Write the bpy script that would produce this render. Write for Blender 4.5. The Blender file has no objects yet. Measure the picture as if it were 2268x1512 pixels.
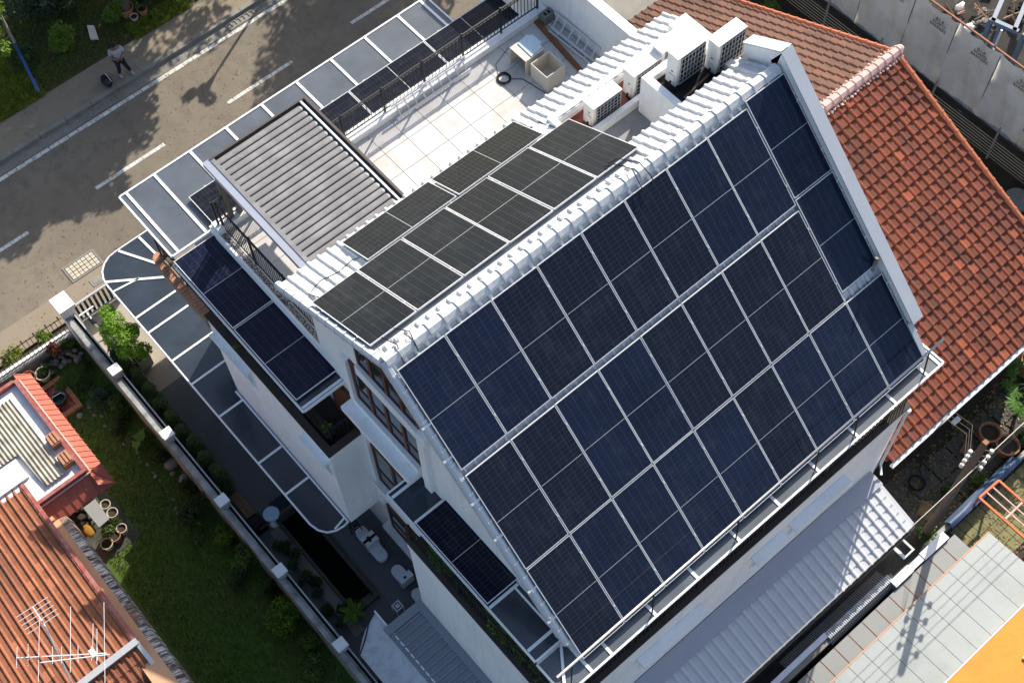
import bpy, bmesh, math, random
from mathutils import Vector, Matrix
random.seed(7)
S = bpy.context.scene
COL = S.collection
rad = math.radians
# ------------------------------------------------------------------ camera
cam = bpy.data.cameras.new("camera"); cam_ob = bpy.data.objects.new("camera", cam); COL.objects.link(cam_ob)
cam.sensor_width = 36.0; cam.lens = 48.82; cam.clip_start = 0.5; cam.clip_end = 600
cx, cy, cz = (0.75672709, -0.65335784, -0.02208294), (0.58038157, 0.65589148, 0.48266303), (-0.30086766, -0.37806072, 0.87552769)
CAM = Vector((-5.83458664, -10.81142128, 34.83279561))
cam_ob.matrix_world = Matrix(((cx[0], cy[0], cz[0], CAM.x), (cx[1], cy[1], cz[1], CAM.y), (cx[2], cy[2], cz[2], CAM.z), (0, 0, 0, 1)))
S.camera = cam_ob
# ------------------------------------------------------------------ sky, sun, exposure
SUN_AZ, SUN_EL = 27.0, 34.5          # degrees from +X towards +Y, and above the horizon
sdir = Vector((math.cos(rad(SUN_AZ)) * math.cos(rad(SUN_EL)), math.sin(rad(SUN_AZ)) * math.cos(rad(SUN_EL)), math.sin(rad(SUN_EL))))
W = bpy.data.worlds.new("World"); S.world = W; W.use_nodes = True
wn = W.node_tree.nodes; wl = W.node_tree.links; wn.clear()
sky = wn.new('ShaderNodeTexSky'); sky.sky_type = 'NISHITA'; sky.sun_disc = False
sky.sun_elevation = rad(SUN_EL); sky.sun_rotation = math.atan2(sdir.x, sdir.y)
sky.air_density = 1.0; sky.dust_density = 2.0; sky.ozone_density = 1.2
bg = wn.new('ShaderNodeBackground'); bg.inputs['Strength'].default_value = 0.125
wo = wn.new('ShaderNodeOutputWorld'); wl.new(sky.outputs[0], bg.inputs[0]); wl.new(bg.outputs[0], wo.inputs[0])
sl = bpy.data.lights.new("sun", 'SUN'); sl.energy = 4.5; sl.angle = rad(0.53); sl.color = (1.0, 0.93, 0.82)
so = bpy.data.objects.new("sun", sl); COL.objects.link(so); so.rotation_euler = sdir.to_track_quat('Z', 'Y').to_euler()
so.location = (20, 10, 60)
S.view_settings.view_transform = 'Standard'; S.view_settings.look = 'None'
S.view_settings.exposure = 0.84; S.view_settings.gamma = 1.0; S.view_settings.use_curve_mapping = False

# ------------------------------------------------------------------ helpers
G = -1.2                              # level of the street
WL = {}                               # world position of every parent made here
class MB:
    def __init__(s): s.v = []; s.f = []; s.smooth = False
    def add(s, vs, fs):
        o = len(s.v); s.v += [tuple(q) for q in vs]; s.f += [tuple(i + o for i in q) for q in fs]; return s
    def box(s, x0, x1, y0, y1, z0, z1):
        return s.add([(x0, y0, z0), (x1, y0, z0), (x1, y1, z0), (x0, y1, z0), (x0, y0, z1), (x1, y0, z1), (x1, y1, z1), (x0, y1, z1)],
                     [(0, 3, 2, 1), (4, 5, 6, 7), (0, 1, 5, 4), (1, 2, 6, 5), (2, 3, 7, 6), (3, 0, 4, 7)])
    def quad(s, *p): return s.add(p, [tuple(range(len(p)))])
    def prism(s, pts, z0, z1):
        a = sum(pts[i][0] * pts[(i + 1) % len(pts)][1] - pts[(i + 1) % len(pts)][0] * pts[i][1] for i in range(len(pts)))
        if a < 0: pts = pts[::-1]
        n = len(pts)
        return s.add([(x, y, z0) for x, y in pts] + [(x, y, z1) for x, y in pts],
                     [tuple(range(n - 1, -1, -1)), tuple(range(n, 2 * n))] + [(i, (i + 1) % n, n + (i + 1) % n, n + i) for i in range(n)])
    def extr(s, poly, d):
        """polygon of 3-D points pushed along the vector d"""
        n = len(poly); d = Vector(d); P = [Vector(q) for q in poly]
        nor = Vector((0, 0, 0))
        for i in range(n): nor += P[i].cross(P[(i + 1) % n])
        if nor.dot(d) < 0: P = P[::-1]
        return s.add(P + [q + d for q in P], [tuple(range(n - 1, -1, -1)), tuple(range(n, 2 * n))] + [(i, (i + 1) % n, n + (i + 1) % n, n + i) for i in range(n)])
    def bar(s, a, b, w, h=None, up=(0, 0, 1)):
        h = w if h is None else h; a = Vector(a); b = Vector(b); d = (b - a).normalized(); u = Vector(up)
        if abs(d.dot(u)) > .98: u = Vector((1, 0, 0))
        r = d.cross(u).normalized() * (w / 2); u = r.cross(d).normalized() * (h / 2)
        return s.add([a - r - u, a + r - u, a + r + u, a - r + u, b - r - u, b + r - u, b + r + u, b - r + u],
                     [(0, 1, 2, 3), (7, 6, 5, 4), (0, 4, 5, 1), (1, 5, 6, 2), (2, 6, 7, 3), (3, 7, 4, 0)])
    def tube(s, pts, r, n=8, r2=None):
        P = [Vector(q) for q in pts]; m = len(P); vs = []; fs = []
        for i, q in enumerate(P):
            d = (P[min(i + 1, m - 1)] - P[max(i - 1, 0)]).normalized()
            u = Vector((0, 0, 1)) if abs(d.z) < .9 else Vector((1, 0, 0))
            a = d.cross(u).normalized(); b = d.cross(a)
            rr = r if r2 is None else r + (r2 - r) * i / max(1, m - 1)
            vs += [q + (a * math.cos(t) + b * math.sin(t)) * rr for t in [2 * math.pi * k / n for k in range(n)]]
        for i in range(m - 1):
            for k in range(n): fs.append((i * n + k, i * n + (k + 1) % n, (i + 1) * n + (k + 1) % n, (i + 1) * n + k))
        fs.append(tuple(range(n))); fs.append(tuple(range((m - 1) * n + n - 1, (m - 1) * n - 1, -1)))
        return s.add(vs, fs)
    def lathe(s, c, prof, n=16):
        """prof: list of (radius, z); closed by the profile itself"""
        c = Vector(c); vs = []; fs = []; m = len(prof)
        for r, z in prof: vs += [(c.x + r * math.cos(2 * math.pi * k / n), c.y + r * math.sin(2 * math.pi * k / n), c.z + z) for k in range(n)]
        for i in range(m - 1):
            for k in range(n): fs.append((i * n + k, i * n + (k + 1) % n, (i + 1) * n + (k + 1) % n, (i + 1) * n + k))
        fs.append(tuple(range(n - 1, -1, -1))); fs.append(tuple(range((m - 1) * n, m * n)))
        return s.add(vs, fs)
    def blob(s, c, r, n=8, m=5, jit=0.15, rnd=random):
        c = Vector(c); rx, ry, rz = r; vs = []; fs = []
        for i in range(m + 1):
            t = math.pi * i / m
            for k in range(n):
                a = 2 * math.pi * k / n; q = 1 + rnd.uniform(-jit, jit)
                vs.append((c.x + rx * q * math.sin(t) * math.cos(a), c.y + ry * q * math.sin(t) * math.sin(a), c.z + rz * q * math.cos(t)))
        for i in range(m):
            for k in range(n): fs.append((i * n + k, (i + 1) * n + k, (i + 1) * n + (k + 1) % n, i * n + (k + 1) % n))
        return s.add(vs, fs)
    def mesh(s, name, off=(0, 0, 0)):
        me = bpy.data.meshes.new(name); o = Vector(off)
        me.from_pydata([tuple(Vector(q) - o) for q in s.v], [], s.f); me.update()
        if s.smooth:
            for p in me.polygons: p.use_smooth = True
        return me
    def build(s, name, mat, parent=None, loc=None, smooth=False, **tags):
        if smooth: s.smooth = True
        base = WL[parent.name] if parent is not None else Vector(loc if loc is not None else (0, 0, 0))
        if parent is not None and loc is not None: base = Vector(loc)
        o = bpy.data.objects.new(name, s.mesh(name, base)); COL.objects.link(o)
        o.data.materials.append(mat)
        if parent is not None: o.parent = parent; o.location = base - WL[parent.name]
        else: o.location = base
        WL[o.name] = Vector(base)
        return o
def tag(o, label=None, cat=None, group=None, kind=None):
    if label: o["label"] = label
    if cat: o["category"] = cat
    if group: o["group"] = group
    if kind: o["kind"] = kind
    return o
def thing(name, loc, label, cat, group=None):
    o = bpy.data.objects.new(name, None); COL.objects.link(o); o.location = loc; o.empty_display_size = .2
    WL[o.name] = Vector(loc); return tag(o, label, cat, group)
def part(name, parent, loc=None):
    """an Empty-free part: not used for meshes"""
    o = bpy.data.objects.new(name, None); COL.objects.link(o); o.parent = parent
    l = Vector(loc) if loc is not None else WL[parent.name]
    o.location = l - WL[parent.name]; WL[o.name] = l; o.empty_display_size = .1; return o
def inst(name, me, parent, M):
    """a mesh shared by many parts, placed by a world matrix"""
    o = bpy.data.objects.new(name, me); COL.objects.link(o); o.parent = parent
    o.matrix_basis = Matrix.Translation(-WL[parent.name]) @ M if parent is not None else M
    return o
def copy_tree(o, parent=None):
    c = o.copy(); COL.objects.link(c); c.parent = parent
    for ch in list(o.children): copy_tree(ch, c)
    return c
def frame(origin, ex, ey):
    ex = Vector(ex).normalized(); ey = Vector(ey).normalized(); ez = ex.cross(ey)
    return Matrix(((ex.x, ey.x, ez.x, origin[0]), (ex.y, ey.y, ez.y, origin[1]), (ex.z, ey.z, ez.z, origin[2]), (0, 0, 0, 1)))
def ordw(n): return ['first', 'second', 'third', 'fourth', 'fifth', 'sixth', 'seventh', 'eighth', 'ninth', 'tenth', 'eleventh', 'twelfth'][n]

# ------------------------------------------------------------------ materials
class NT:
    def __init__(s, m): s.t = m.node_tree; s.n = s.t.nodes; s.l = s.t.links
    def new(s, k, **kw):
        n = s.n.new(k)
        for a, b in kw.items():
            if a in n.inputs: n.inputs[a].default_value = b
            else: setattr(n, a, b)
        return n
    def link(s, a, b): s.l.new(a, b)
    def math(s, op, a, b=None, c=None):
        n = s.n.new('ShaderNodeMath'); n.operation = op
        for i, q in enumerate((a, b, c)):
            if q is None: continue
            if isinstance(q, (int, float)): n.inputs[i].default_value = q
            else: s.l.new(q, n.inputs[i])
        return n.outputs[0]
    def mix(s, f, a, b, bt='MIX'):
        n = s.n.new('ShaderNodeMix'); n.data_type = 'RGBA'; n.blend_type = bt
        for i, q in ((0, f), (6, a), (7, b)):
            if isinstance(q, (int, float)): n.inputs[i].default_value = q
            elif isinstance(q, tuple): n.inputs[i].default_value = (*q[:3], 1)
            else: s.l.new(q, n.inputs[i])
        return n.outputs[2]
    def noise(s, vec, scale, detail=4, rough=.55):
        n = s.n.new('ShaderNodeTexNoise'); n.inputs['Scale'].default_value = scale; n.inputs['Detail'].default_value = detail; n.inputs['Roughness'].default_value = rough
        s.l.new(vec, n.inputs['Vector']); return n.outputs[0]
    def ramp(s, f, a, b):
        n = s.n.new('ShaderNodeMapRange'); n.inputs[1].default_value = a; n.inputs[2].default_value = b; s.l.new(f, n.inputs[0]); return n.outputs[0]
def sc(c, k): return tuple(min(1, q * k) for q in c)
def base_mat(name, rough, spec=.35, metal=0.0):
    m = bpy.data.materials.new(name); m.use_nodes = True; t = NT(m); p = t.n['Principled BSDF']
    p.inputs['Roughness'].default_value = rough; p.inputs['Specular IOR Level'].default_value = spec; p.inputs['Metallic'].default_value = metal
    pos = t.n.new('ShaderNodeNewGeometry').outputs['Position']
    return m, t, p, pos
def mat(name, c, rough=.6, var=.12, scale=1.5, spec=.35, metal=0.0, bump=0.0, bscale=40, dirt=None, dirt_amt=.4, dirt_scale=.8, streak=None, fine=0.08):
    m, t, p, pos = base_mat(name, rough, spec, metal)
    n1 = t.noise(pos, scale, 5); n2 = t.noise(pos, scale * 14, 3)
    col = t.mix(n1, sc(c, 1 - 2 * var), sc(c, 1 + 2 * var))
    col = t.mix(t.math('MULTIPLY', n2, fine * 2), col, sc(c, .45))
    if dirt:
        d = t.ramp(t.noise(pos, dirt_scale, 8, .65), .45, .7)
        col = t.mix(t.math('MULTIPLY', d, dirt_amt), col, dirt)
    if streak:
        mp = t.new('ShaderNodeMapping'); mp.inputs['Scale'].default_value = (5, 5, .35); t.link(pos, mp.inputs[0])
        st = t.ramp(t.noise(mp.outputs[0], 1.3, 6, .7), .50, .78); col = t.mix(t.math('MULTIPLY', st, streak), col, sc(c, .55))
    t.link(col, p.inputs['Base Color'])
    if bump:
        b = t.new('ShaderNodeBump'); b.inputs['Strength'].default_value = bump; b.inputs['Distance'].default_value = .02
        t.link(t.noise(pos, bscale, 4), b.inputs['Height']); t.link(b.outputs[0], p.inputs['Normal'])
    return m
def tile_mat(name, cols, w, l, x0, flip, roll_col, rough=.8, dirt=(.05, .035, .03), dirt_amt=.5, bump=.3, pan_dirt=(.16, .10, .08), pan_amt=.45):
    """colour picked per tile from the tile's place, so that joined and single tiles agree; weathered pan, cleaner roll"""
    m, t, p, pos = base_mat(name, rough, .2)
    sx = t.new('ShaderNodeSeparateXYZ'); t.link(pos, sx.inputs[0])
    u = t.math('DIVIDE', t.math('SUBTRACT', sx.outputs[0], x0), w)
    cxn = t.math('FLOOR', u); cyn = t.math('FLOOR', t.math('DIVIDE', sx.outputs[1], l)); fx = t.math('FRACT', u)
    if flip: fx = t.math('SUBTRACT', 1.0, fx)
    cb = t.new('ShaderNodeCombineXYZ'); t.link(cxn, cb.inputs[0]); t.link(cyn, cb.inputs[1])
    wn_ = t.new('ShaderNodeTexWhiteNoise'); t.link(cb.outputs[0], wn_.inputs['Vector'])
    r = t.new('ShaderNodeValToRGB'); e = r.color_ramp.elements
    while len(e) < len(cols): e.new(.5)
    for i, q in enumerate(cols): e[i].position = i / (len(cols) - 1); e[i].color = (*q, 1)
    t.link(wn_.outputs['Value'], r.inputs[0])
    col = r.outputs[0]
    n1 = t.noise(pos, 5, 5, .7)
    panm = t.math('MULTIPLY', t.math('LESS_THAN', fx, .6), t.ramp(n1, .3, .62))
    col = t.mix(t.math('MULTIPLY', panm, pan_amt), col, pan_dirt)
    col = t.mix(t.math('MULTIPLY', t.math('GREATER_THAN', fx, .68), .55), col, roll_col)
    mp = t.new('ShaderNodeMapping'); mp.inputs['Scale'].default_value = (1.7, .45, .45); t.link(pos, mp.inputs[0])
    d = t.ramp(t.noise(mp.outputs[0], .9, 8, .72), .47, .68)
    col = t.mix(t.math('MULTIPLY', d, dirt_amt), col, dirt)
    hot = t.math('GREATER_THAN', wn_.outputs['Value'], .94); col = t.mix(t.math('MULTIPLY', hot, .6), col, sc(roll_col, 1.3))
    f = t.noise(pos, 26, 5, .75); col = t.mix(t.ramp(f, .50, .85), col, sc(cols[-1], .3))
    t.link(col, p.inputs['Base Color'])
    if bump:
        b = t.new('ShaderNodeBump'); b.inputs['Strength'].default_value = bump; b.inputs['Distance'].default_value = .01
        t.link(t.noise(pos, 60, 4), b.inputs['Height']); t.link(b.outputs[0], p.inputs['Normal'])
    return m
def leaf_mat(name, c, var=.5, trans=.25):
    m, t, p, pos = base_mat(name, .5, .3)
    n = t.noise(pos, 3.5, 3); n2 = t.noise(pos, 35, 2)
    col = t.mix(t.ramp(n, .3, .7), sc(c, 1 - var), tuple(min(1, q * (1 + var * k)) for q, k in zip(c, (1.1, .9, .4))))
    col = t.mix(t.ramp(n2, .45, .8), col, sc(c, .45)); t.link(col, p.inputs['Base Color'])
    if trans:
        tr = t.new('ShaderNodeBsdfTranslucent'); t.link(t.mix(.5, col, (c[0] * 1.6, c[1] * 1.5, c[2] * .6)), tr.inputs[0])
        ms = t.new('ShaderNodeMixShader'); ms.inputs[0].default_value = trans
        out = t.n['Material Output']; t.link(p.outputs[0], ms.inputs[1]); t.link(tr.outputs[0], ms.inputs[2]); t.link(ms.outputs[0], out.inputs[0])
    return m
M = {}
M['white'] = mat('white_render', (.87, .865, .85), .7, .02, .6, .25, dirt=(.58, .565, .54), dirt_amt=.3, dirt_scale=.9, bump=.06, bscale=90, streak=.35)
M['white_metal'] = mat('white_powder_coat', (.80, .80, .79), .4, .02, 2, .45)
M['roof_white'] = mat('white_painted_tile', (.66, .66, .65), .75, .05, 2.2, .25, dirt=(.38, .37, .35), dirt_amt=.4, dirt_scale=2.5, bump=.15, bscale=50)
M['roof_base'] = mat('white_tile_bed', (.70, .71, .72), .6, .05, 2, .3)
M['flash'] = mat('grey_flashing', (.55, .56, .58), .55, .05, 2, .4)
M['alu'] = mat('aluminium', (.70, .70, .70), .42, .02, 3, .4)
M['alu_dull'] = mat('dull_aluminium', (.55, .55, .54), .45, .06, 4, .5, metal=.5)
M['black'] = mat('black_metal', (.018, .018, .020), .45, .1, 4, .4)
M['blackrub'] = mat('black_rubber', (.015, .015, .016), .7, .1, 8, .2)
M['brown_frame'] = mat('brown_window_frame', (.105, .040, .026), .45, .1, 5, .4)
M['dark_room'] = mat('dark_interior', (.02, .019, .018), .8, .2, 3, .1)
M['pergola'] = mat('taupe_louvre_metal', (.19, .184, .182), .42, .05, 2.5, .4, dirt=(.40, .385, .37), dirt_amt=.4, dirt_scale=2.2)
M['pergola_dark'] = mat('dark_bronze_metal', (.075, .062, .055), .45, .1, 4, .4)
M['gutter'] = mat('pergola_gutter_metal', (.34, .36, .42), .35, .05, 3, .45, metal=.2)
M['ac'] = mat('ac_casing', (.76, .755, .73), .5, .03, 3, .4, dirt=(.55, .52, .46), dirt_amt=.25, dirt_scale=3)
M['acgrille'] = mat('ac_grille', (.42, .43, .43), .5, .05, 5, .4)
M['redfloor'] = mat('red_waterproof_coating', (.24, .055, .042), .75, .15, 2.5, .2, dirt=(.32, .25, .22), dirt_amt=.5, dirt_scale=2.5)
M['greyfloor'] = mat('grey_screed', (.27, .275, .28), .85, .12, 2.5, .2, dirt=(.12, .12, .12), dirt_amt=.5, dirt_scale=2)
M['deck'] = mat('dark_decking', (.060, .046, .038), .7, .15, 3, .2)
M['terracotta'] = mat('terracotta', (.36, .155, .085), .8, .15, 4, .2, dirt=(.22, .17, .13), dirt_amt=.4, dirt_scale=5)
M['brick_tile'] = mat('terracotta_paving_tile', (.43, .22, .13), .8, .12, 5, .2)
M['concrete'] = mat('concrete', (.25, .235, .205), .85, .12, 1.5, .2, dirt=(.13, .12, .10), dirt_amt=.5, dirt_scale=1.2, bump=.2)
M['moss_wall'] = mat('mossy_concrete', (.36, .37, .35), .9, .15, 2, .15, dirt=(.055, .06, .05), dirt_amt=.85, dirt_scale=1.6, bump=.3)
M['grout'] = mat('grey_grout', (.26, .25, .24), .9, .1, 4, .1)
M['pave_shaded'] = mat('shade_darkened_paving', (.135, .138, .142), .8, .06, 1.0, .25, dirt=(.06, .06, .06), dirt_amt=.3, dirt_scale=.8)  # side-yard paving with the shade put into its colour
M['sitefloor'] = mat('dark_site_ground', (.055, .05, .045), .95, .25, 1.2, .1, dirt=(.02, .02, .02), dirt_amt=.7, dirt_scale=.9, bump=.4)
M['pave'] = mat('beige_screed_paving', (.36, .32, .265), .85, .05, 1.0, .2, dirt=(.2, .18, .155), dirt_amt=.3, dirt_scale=.8)
M['slab_dark'] = mat('dark_paving_slab', (.085, .083, .075), .9, .2, 3, .2, dirt=(.035, .04, .028), dirt_amt=.7, dirt_scale=2.5, bump=.3)
M['soil'] = mat('dark_soil', (.052, .043, .032), .95, .25, 2, .1, dirt=(.03, .035, .018), dirt_amt=.6, dirt_scale=1.5, bump=.6, bscale=25)
M['wall_grey'] = mat('dull_grey_render', (.46, .46, .455), .85, .08, 1.2, .2, dirt=(.16, .16, .15), dirt_amt=.55, dirt_scale=1.4, streak=.5)
M['wood'] = mat('weathered_wood', (.20, .125, .075), .8, .15, 6, .2)
M['plank'] = mat('rust_brown_plank', (.24, .10, .045), .75, .15, 4, .2)
M['greymetal'] = mat('grey_roof_sheet', (.23, .25, .28), .5, .05, 1.5, .35)
M['stone'] = mat('grey_garden_stone', (.24, .23, .21), .9, .25, 6, .2, dirt=(.08, .09, .06), dirt_amt=.5, dirt_scale=6)
M['blue_paint'] = mat('blue_paint', (.035, .105, .36), .45, .08, 3, .4)
M['blue_steel'] = mat('faded_blue_steel', (.04, .085, .17), .5, .2, 3, .4, dirt=(.1, .06, .04), dirt_amt=.5, dirt_scale=3)
M['orange_steel'] = mat('orange_steel', (.62, .15, .045), .5, .1, 5, .35)
M['skin'] = mat('skin', (.22, .125, .085), .55, .05, 12, .3)
M['shirt'] = mat('grey_white_cotton', (.32, .34, .37), .9, .06, 10, .1)
M['jeans'] = mat('dark_denim', (.02, .023, .032), .9, .2, 12, .1)
M['hair'] = mat('black_hair', (.01, .009, .008), .6, .1, 30, .3)
M['ceramic'] = mat('glazed_ceramic', (.74, .755, .76), .15, .02, 3, .5)
M['sheet'] = mat('pale_translucent_sheet', (.33, .348, .335), .45, .04, 1.2, .35, dirt=(.22, .245, .225), dirt_amt=.5, dirt_scale=1.4)
M['sheet_low'] = mat('grey_awning_sheet', (.26, .27, .265), .5, .05, 1.4, .35, dirt=(.25, .25, .24), dirt_amt=.3, dirt_scale=1.2)
M['canvas_orange'] = mat('orange_canvas', (.68, .255, .042), .75, .08, 1.4, .2, dirt=(.5, .2, .05), dirt_amt=.5, dirt_scale=2.5, bump=.3, bscale=9, streak=.2)
M['canvas_grey'] = mat('grey_awning_canvas', (.52, .54, .56), .8, .05, 1.0, .15, dirt=(.2, .21, .22), dirt_amt=.5, dirt_scale=5)
M['rust'] = mat('rusty_copper_seam', (.30, .14, .08), .7, .15, 6, .2)
M['pink_ridge'] = mat('pale_pink_ridge_mortar', (.60, .40, .36), .75, .1, 3, .25, dirt=(.36, .2, .16), dirt_amt=.35, dirt_scale=4)
M['red_sheet'] = mat('faded_red_sheet', (.40, .10, .065), .6, .1, 1.2, .3, dirt=(.30, .13, .09), dirt_amt=.5, dirt_scale=2.5)
M['red_trim'] = mat('red_painted_trim', (.30, .075, .06), .5, .1, 3, .35, dirt=(.5, .38, .34), dirt_amt=.35, dirt_scale=5)
M['asbestos'] = mat('weathered_fibre_cement', (.40, .37, .30), .9, .12, 2, .15, dirt=(.13, .115, .085), dirt_amt=.7, dirt_scale=3)
M['peach'] = mat('peach_render', (.58, .33, .19), .85, .06, 1.5, .2, dirt=(.4, .25, .17), dirt_amt=.3, dirt_scale=3)
M['foam_white'] = mat('white_waterproofing', (.74, .74, .72), .8, .04, 2, .2, dirt=(.45, .46, .45), dirt_amt=.5, dirt_scale=3.5)
M['cream'] = mat('cream_pot', (.50, .44, .34), .7, .1, 5, .3)
M['box_cream'] = mat('cream_board', (.62, .57, .48), .7, .05, 4, .25)
M['paint_line'] = mat('worn_road_paint', (.66, .65, .60), .75, .05, 4, .2, dirt=(.2, .19, .17), dirt_amt=.75, dirt_scale=7)
M['leafdark'] = leaf_mat('dark_foliage', (.042, .080, .022)); M['leaf'] = leaf_mat('foliage', (.075, .145, .028)); M['leafbright'] = leaf_mat('bright_foliage', (.12, .215, .022), .4, .3)
M['leaflime'] = leaf_mat('lime_topiary_foliage', (.19, .36, .025), .4, .3); M['leafconifer'] = leaf_mat('conifer_foliage', (.065, .115, .034), .5, .1)
M['leafred'] = leaf_mat('reddish_foliage', (.16, .055, .03), .4); M['leafpapaya'] = leaf_mat('papaya_foliage', (.075, .175, .025), .45, .3); M['leafblue'] = leaf_mat('blue_green_foliage', (.045, .085, .055), .5)
M['grassblade'] = leaf_mat('grass_blades', (.088, .16, .026), .5, .2); M['ivy'] = leaf_mat('verge_ground_cover', (.21, .27, .045), .5, .3)
M['bark'] = mat('bark', (.10, .08, .06), .9, .2, 8, .1, bump=.5); M['wire'] = mat('aluminium_wire', (.45, .43, .38), .5, .05, 3, .4, metal=.3)
M['pole'] = mat('weathered_timber_pole', (.135, .105, .085), .9, .15, 6, .15, bump=.3); M['porcelain'] = mat('porcelain', (.70, .66, .58), .3, .03, 5, .5)
M['tarp'] = mat('grey_tarpaulin', (.78, .79, .77), .65, .05, .8, .25, dirt=(.5, .49, .45), dirt_amt=.6, dirt_scale=1.2); M['tarp_cream'] = mat('cream_tarpaulin', (.74, .70, .56), .65, .05, 1, .25, dirt=(.3, .27, .21), dirt_amt=.4, dirt_scale=1.5)
M['ink'] = mat('black_print', (.06, .065, .07), .8, .1, 20, .1); M['louvre'] = mat('dark_fence_slat', (.05, .052, .05), .8, .2, 3, .15)
M['silver'] = mat('galvanised_sheet', (.55, .57, .60), .3, .06, 4, .5, metal=.6); M['darkwater'] = mat('pond_water', (.004, .005, .004), .06, .1, 2, .5)
M['yellow'] = mat('yellow_cloth', (.26, .14, .025), .8, .1, 6, .1); M['green_plastic'] = mat('dark_green_plastic', (.02, .05, .045), .4, .1, 5, .4); M['pink'] = mat('faded_red_plastic', (.50, .13, .14), .6, .1, 8, .3)
M['paleblue'] = mat('pale_blue_plastic', (.40, .56, .64), .4, .05, 4, .4)
M['mosstile'] = mat('mossy_yellow_tile', (.20, .19, .09), .85, .2, 5, .2, dirt=(.06, .07, .03), dirt_amt=.6, dirt_scale=4)
RC = [(.135, .036, .022), (.175, .047, .027), (.21, .056, .031), (.14, .045, .031)]
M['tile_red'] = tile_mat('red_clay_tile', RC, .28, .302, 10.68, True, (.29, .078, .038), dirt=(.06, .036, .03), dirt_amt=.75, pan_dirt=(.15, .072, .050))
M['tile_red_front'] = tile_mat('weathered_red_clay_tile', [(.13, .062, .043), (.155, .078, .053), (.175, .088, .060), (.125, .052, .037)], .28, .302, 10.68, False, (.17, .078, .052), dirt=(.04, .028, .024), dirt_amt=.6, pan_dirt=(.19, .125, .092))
M['tile_orange'] = tile_mat('orange_clay_tile', [(.23, .080, .040), (.28, .102, .052), (.31, .12, .062), (.25, .085, .044)], .2, .31, -6.98, False, (.36, .14, .072), dirt=(.10, .05, .034), dirt_amt=.7, pan_dirt=(.17, .075, .045), pan_amt=.6)
M['flash_dark'] = mat('lilac_grey_flashing', (.36, .36, .40), .6, .05, 2, .3)
M['litter'] = leaf_mat('dry_leaf_litter', (.20, .13, .06), .5, .1)
M['tile_grey'] = mat('grey_concrete_tile', (.55, .55, .56), .6, .06, 3, .3, dirt=(.3, .3, .31), dirt_amt=.3, dirt_scale=3)

def asphalt():
    m, t, p, pos = base_mat('old_asphalt', .88, .2)
    n = t.noise(pos, .35, 6); f = t.noise(pos, 60, 3, .7); q = t.noise(pos, 2.3, 6, .6)
    c = t.mix(t.ramp(n, .35, .65), (.145, .121, .092), (.20, .167, .122))
    c = t.mix(t.ramp(q, .48, .8), c, (.105, .088, .070)); c = t.mix(t.ramp(f, .45, .8), c, (.22, .195, .16))
    vor = t.new('ShaderNodeTexVoronoi'); vor.feature = 'DISTANCE_TO_EDGE'; vor.inputs['Scale'].default_value = .33
    wp = t.new('ShaderNodeVectorMath'); wp.operation = 'ADD'; nz = t.new('ShaderNodeTexNoise'); nz.inputs['Scale'].default_value = 1.4; t.link(pos, nz.inputs['Vector'])
    t.link(pos, wp.inputs[0]); t.link(nz.outputs['Color'], wp.inputs[1]); t.link(wp.outputs[0], vor.inputs['Vector'])
    cr = t.math('LESS_THAN', vor.outputs[0], .0035); c = t.mix(t.math('MULTIPLY', t.math('MULTIPLY', cr, t.ramp(n, .45, .6)), .45), c, (.05, .045, .04))
    t.link(c, p.inputs['Base Color'])
    b = t.new('ShaderNodeBump'); b.inputs['Strength'].default_value = .35; b.inputs['Distance'].default_value = .01; t.link(f, b.inputs['Height']); t.link(b.outputs[0], p.inputs['Normal'])
    return m
M['asphalt'] = asphalt()
M['pavement'] = mat('tan_footpath', (.27, .225, .165), .9, .12, 1.2, .15, dirt=(.13, .11, .085), dirt_amt=.5, dirt_scale=1.2, bump=.2)
def lawn_mat(name, a, b, c):
    m, t, p, pos = base_mat(name, .95, .1)
    n = t.noise(pos, .7, 6, .65); f = t.noise(pos, 30, 4, .75)
    q = t.mix(t.ramp(n, .4, .65), a, b); q = t.mix(t.ramp(f, .42, .75), q, c); t.link(q, p.inputs['Base Color'])
    bp = t.new('ShaderNodeBump'); bp.inputs['Strength'].default_value = .8; bp.inputs['Distance'].default_value = .03; t.link(f, bp.inputs['Height']); t.link(bp.outputs[0], p.inputs['Normal'])
    return m
M['lawn'] = lawn_mat('lawn', (.075, .145, .026), (.10, .13, .038), (.040, .070, .018))
M['verge'] = lawn_mat('verge_ground', (.085, .095, .028), (.075, .060, .03), (.035, .035, .014))
def stained():
    m, t, p, pos = base_mat('black_stained_render', .9, .1)
    mp = t.new('ShaderNodeMapping'); mp.inputs['Scale'].default_value = (1.2, 9, 1.2); t.link(pos, mp.inputs[0])
    n = t.noise(mp.outputs[0], 1.6, 6, .75); n2 = t.noise(pos, .8, 4)
    c = t.mix(t.ramp(n, .46, .58), (.055, .045, .042), (.52, .49, .46)); c = t.mix(t.ramp(n2, .5, .7), c, (.20, .10, .065))
    t.link(c, p.inputs['Base Color']); return m
M['stained'] = stained()
def gravel():
    m, t, p, pos = base_mat('white_pebbles', .8, .2)
    v = t.new('ShaderNodeTexVoronoi'); v.inputs['Scale'].default_value = 28; t.link(pos, v.inputs['Vector'])
    t.link(t.mix(t.ramp(v.outputs['Distance'], .2, .6), (.62, .60, .56), (.10, .10, .10)), p.inputs['Base Color']); return m
M['gravel'] = gravel()
def marble():
    m, t, p, pos = base_mat('cream_stone_tile', .35, .4)
    n = t.noise(pos, 1.6, 8, .65); f = t.noise(pos, 9, 6, .7)
    c = t.mix(t.ramp(n, .45, .7), (.54, .53, .515), (.46, .42, .37)); c = t.mix(t.ramp(f, .55, .8), c, (.40, .385, .365)); t.link(c, p.inputs['Base Color']); return m
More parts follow.
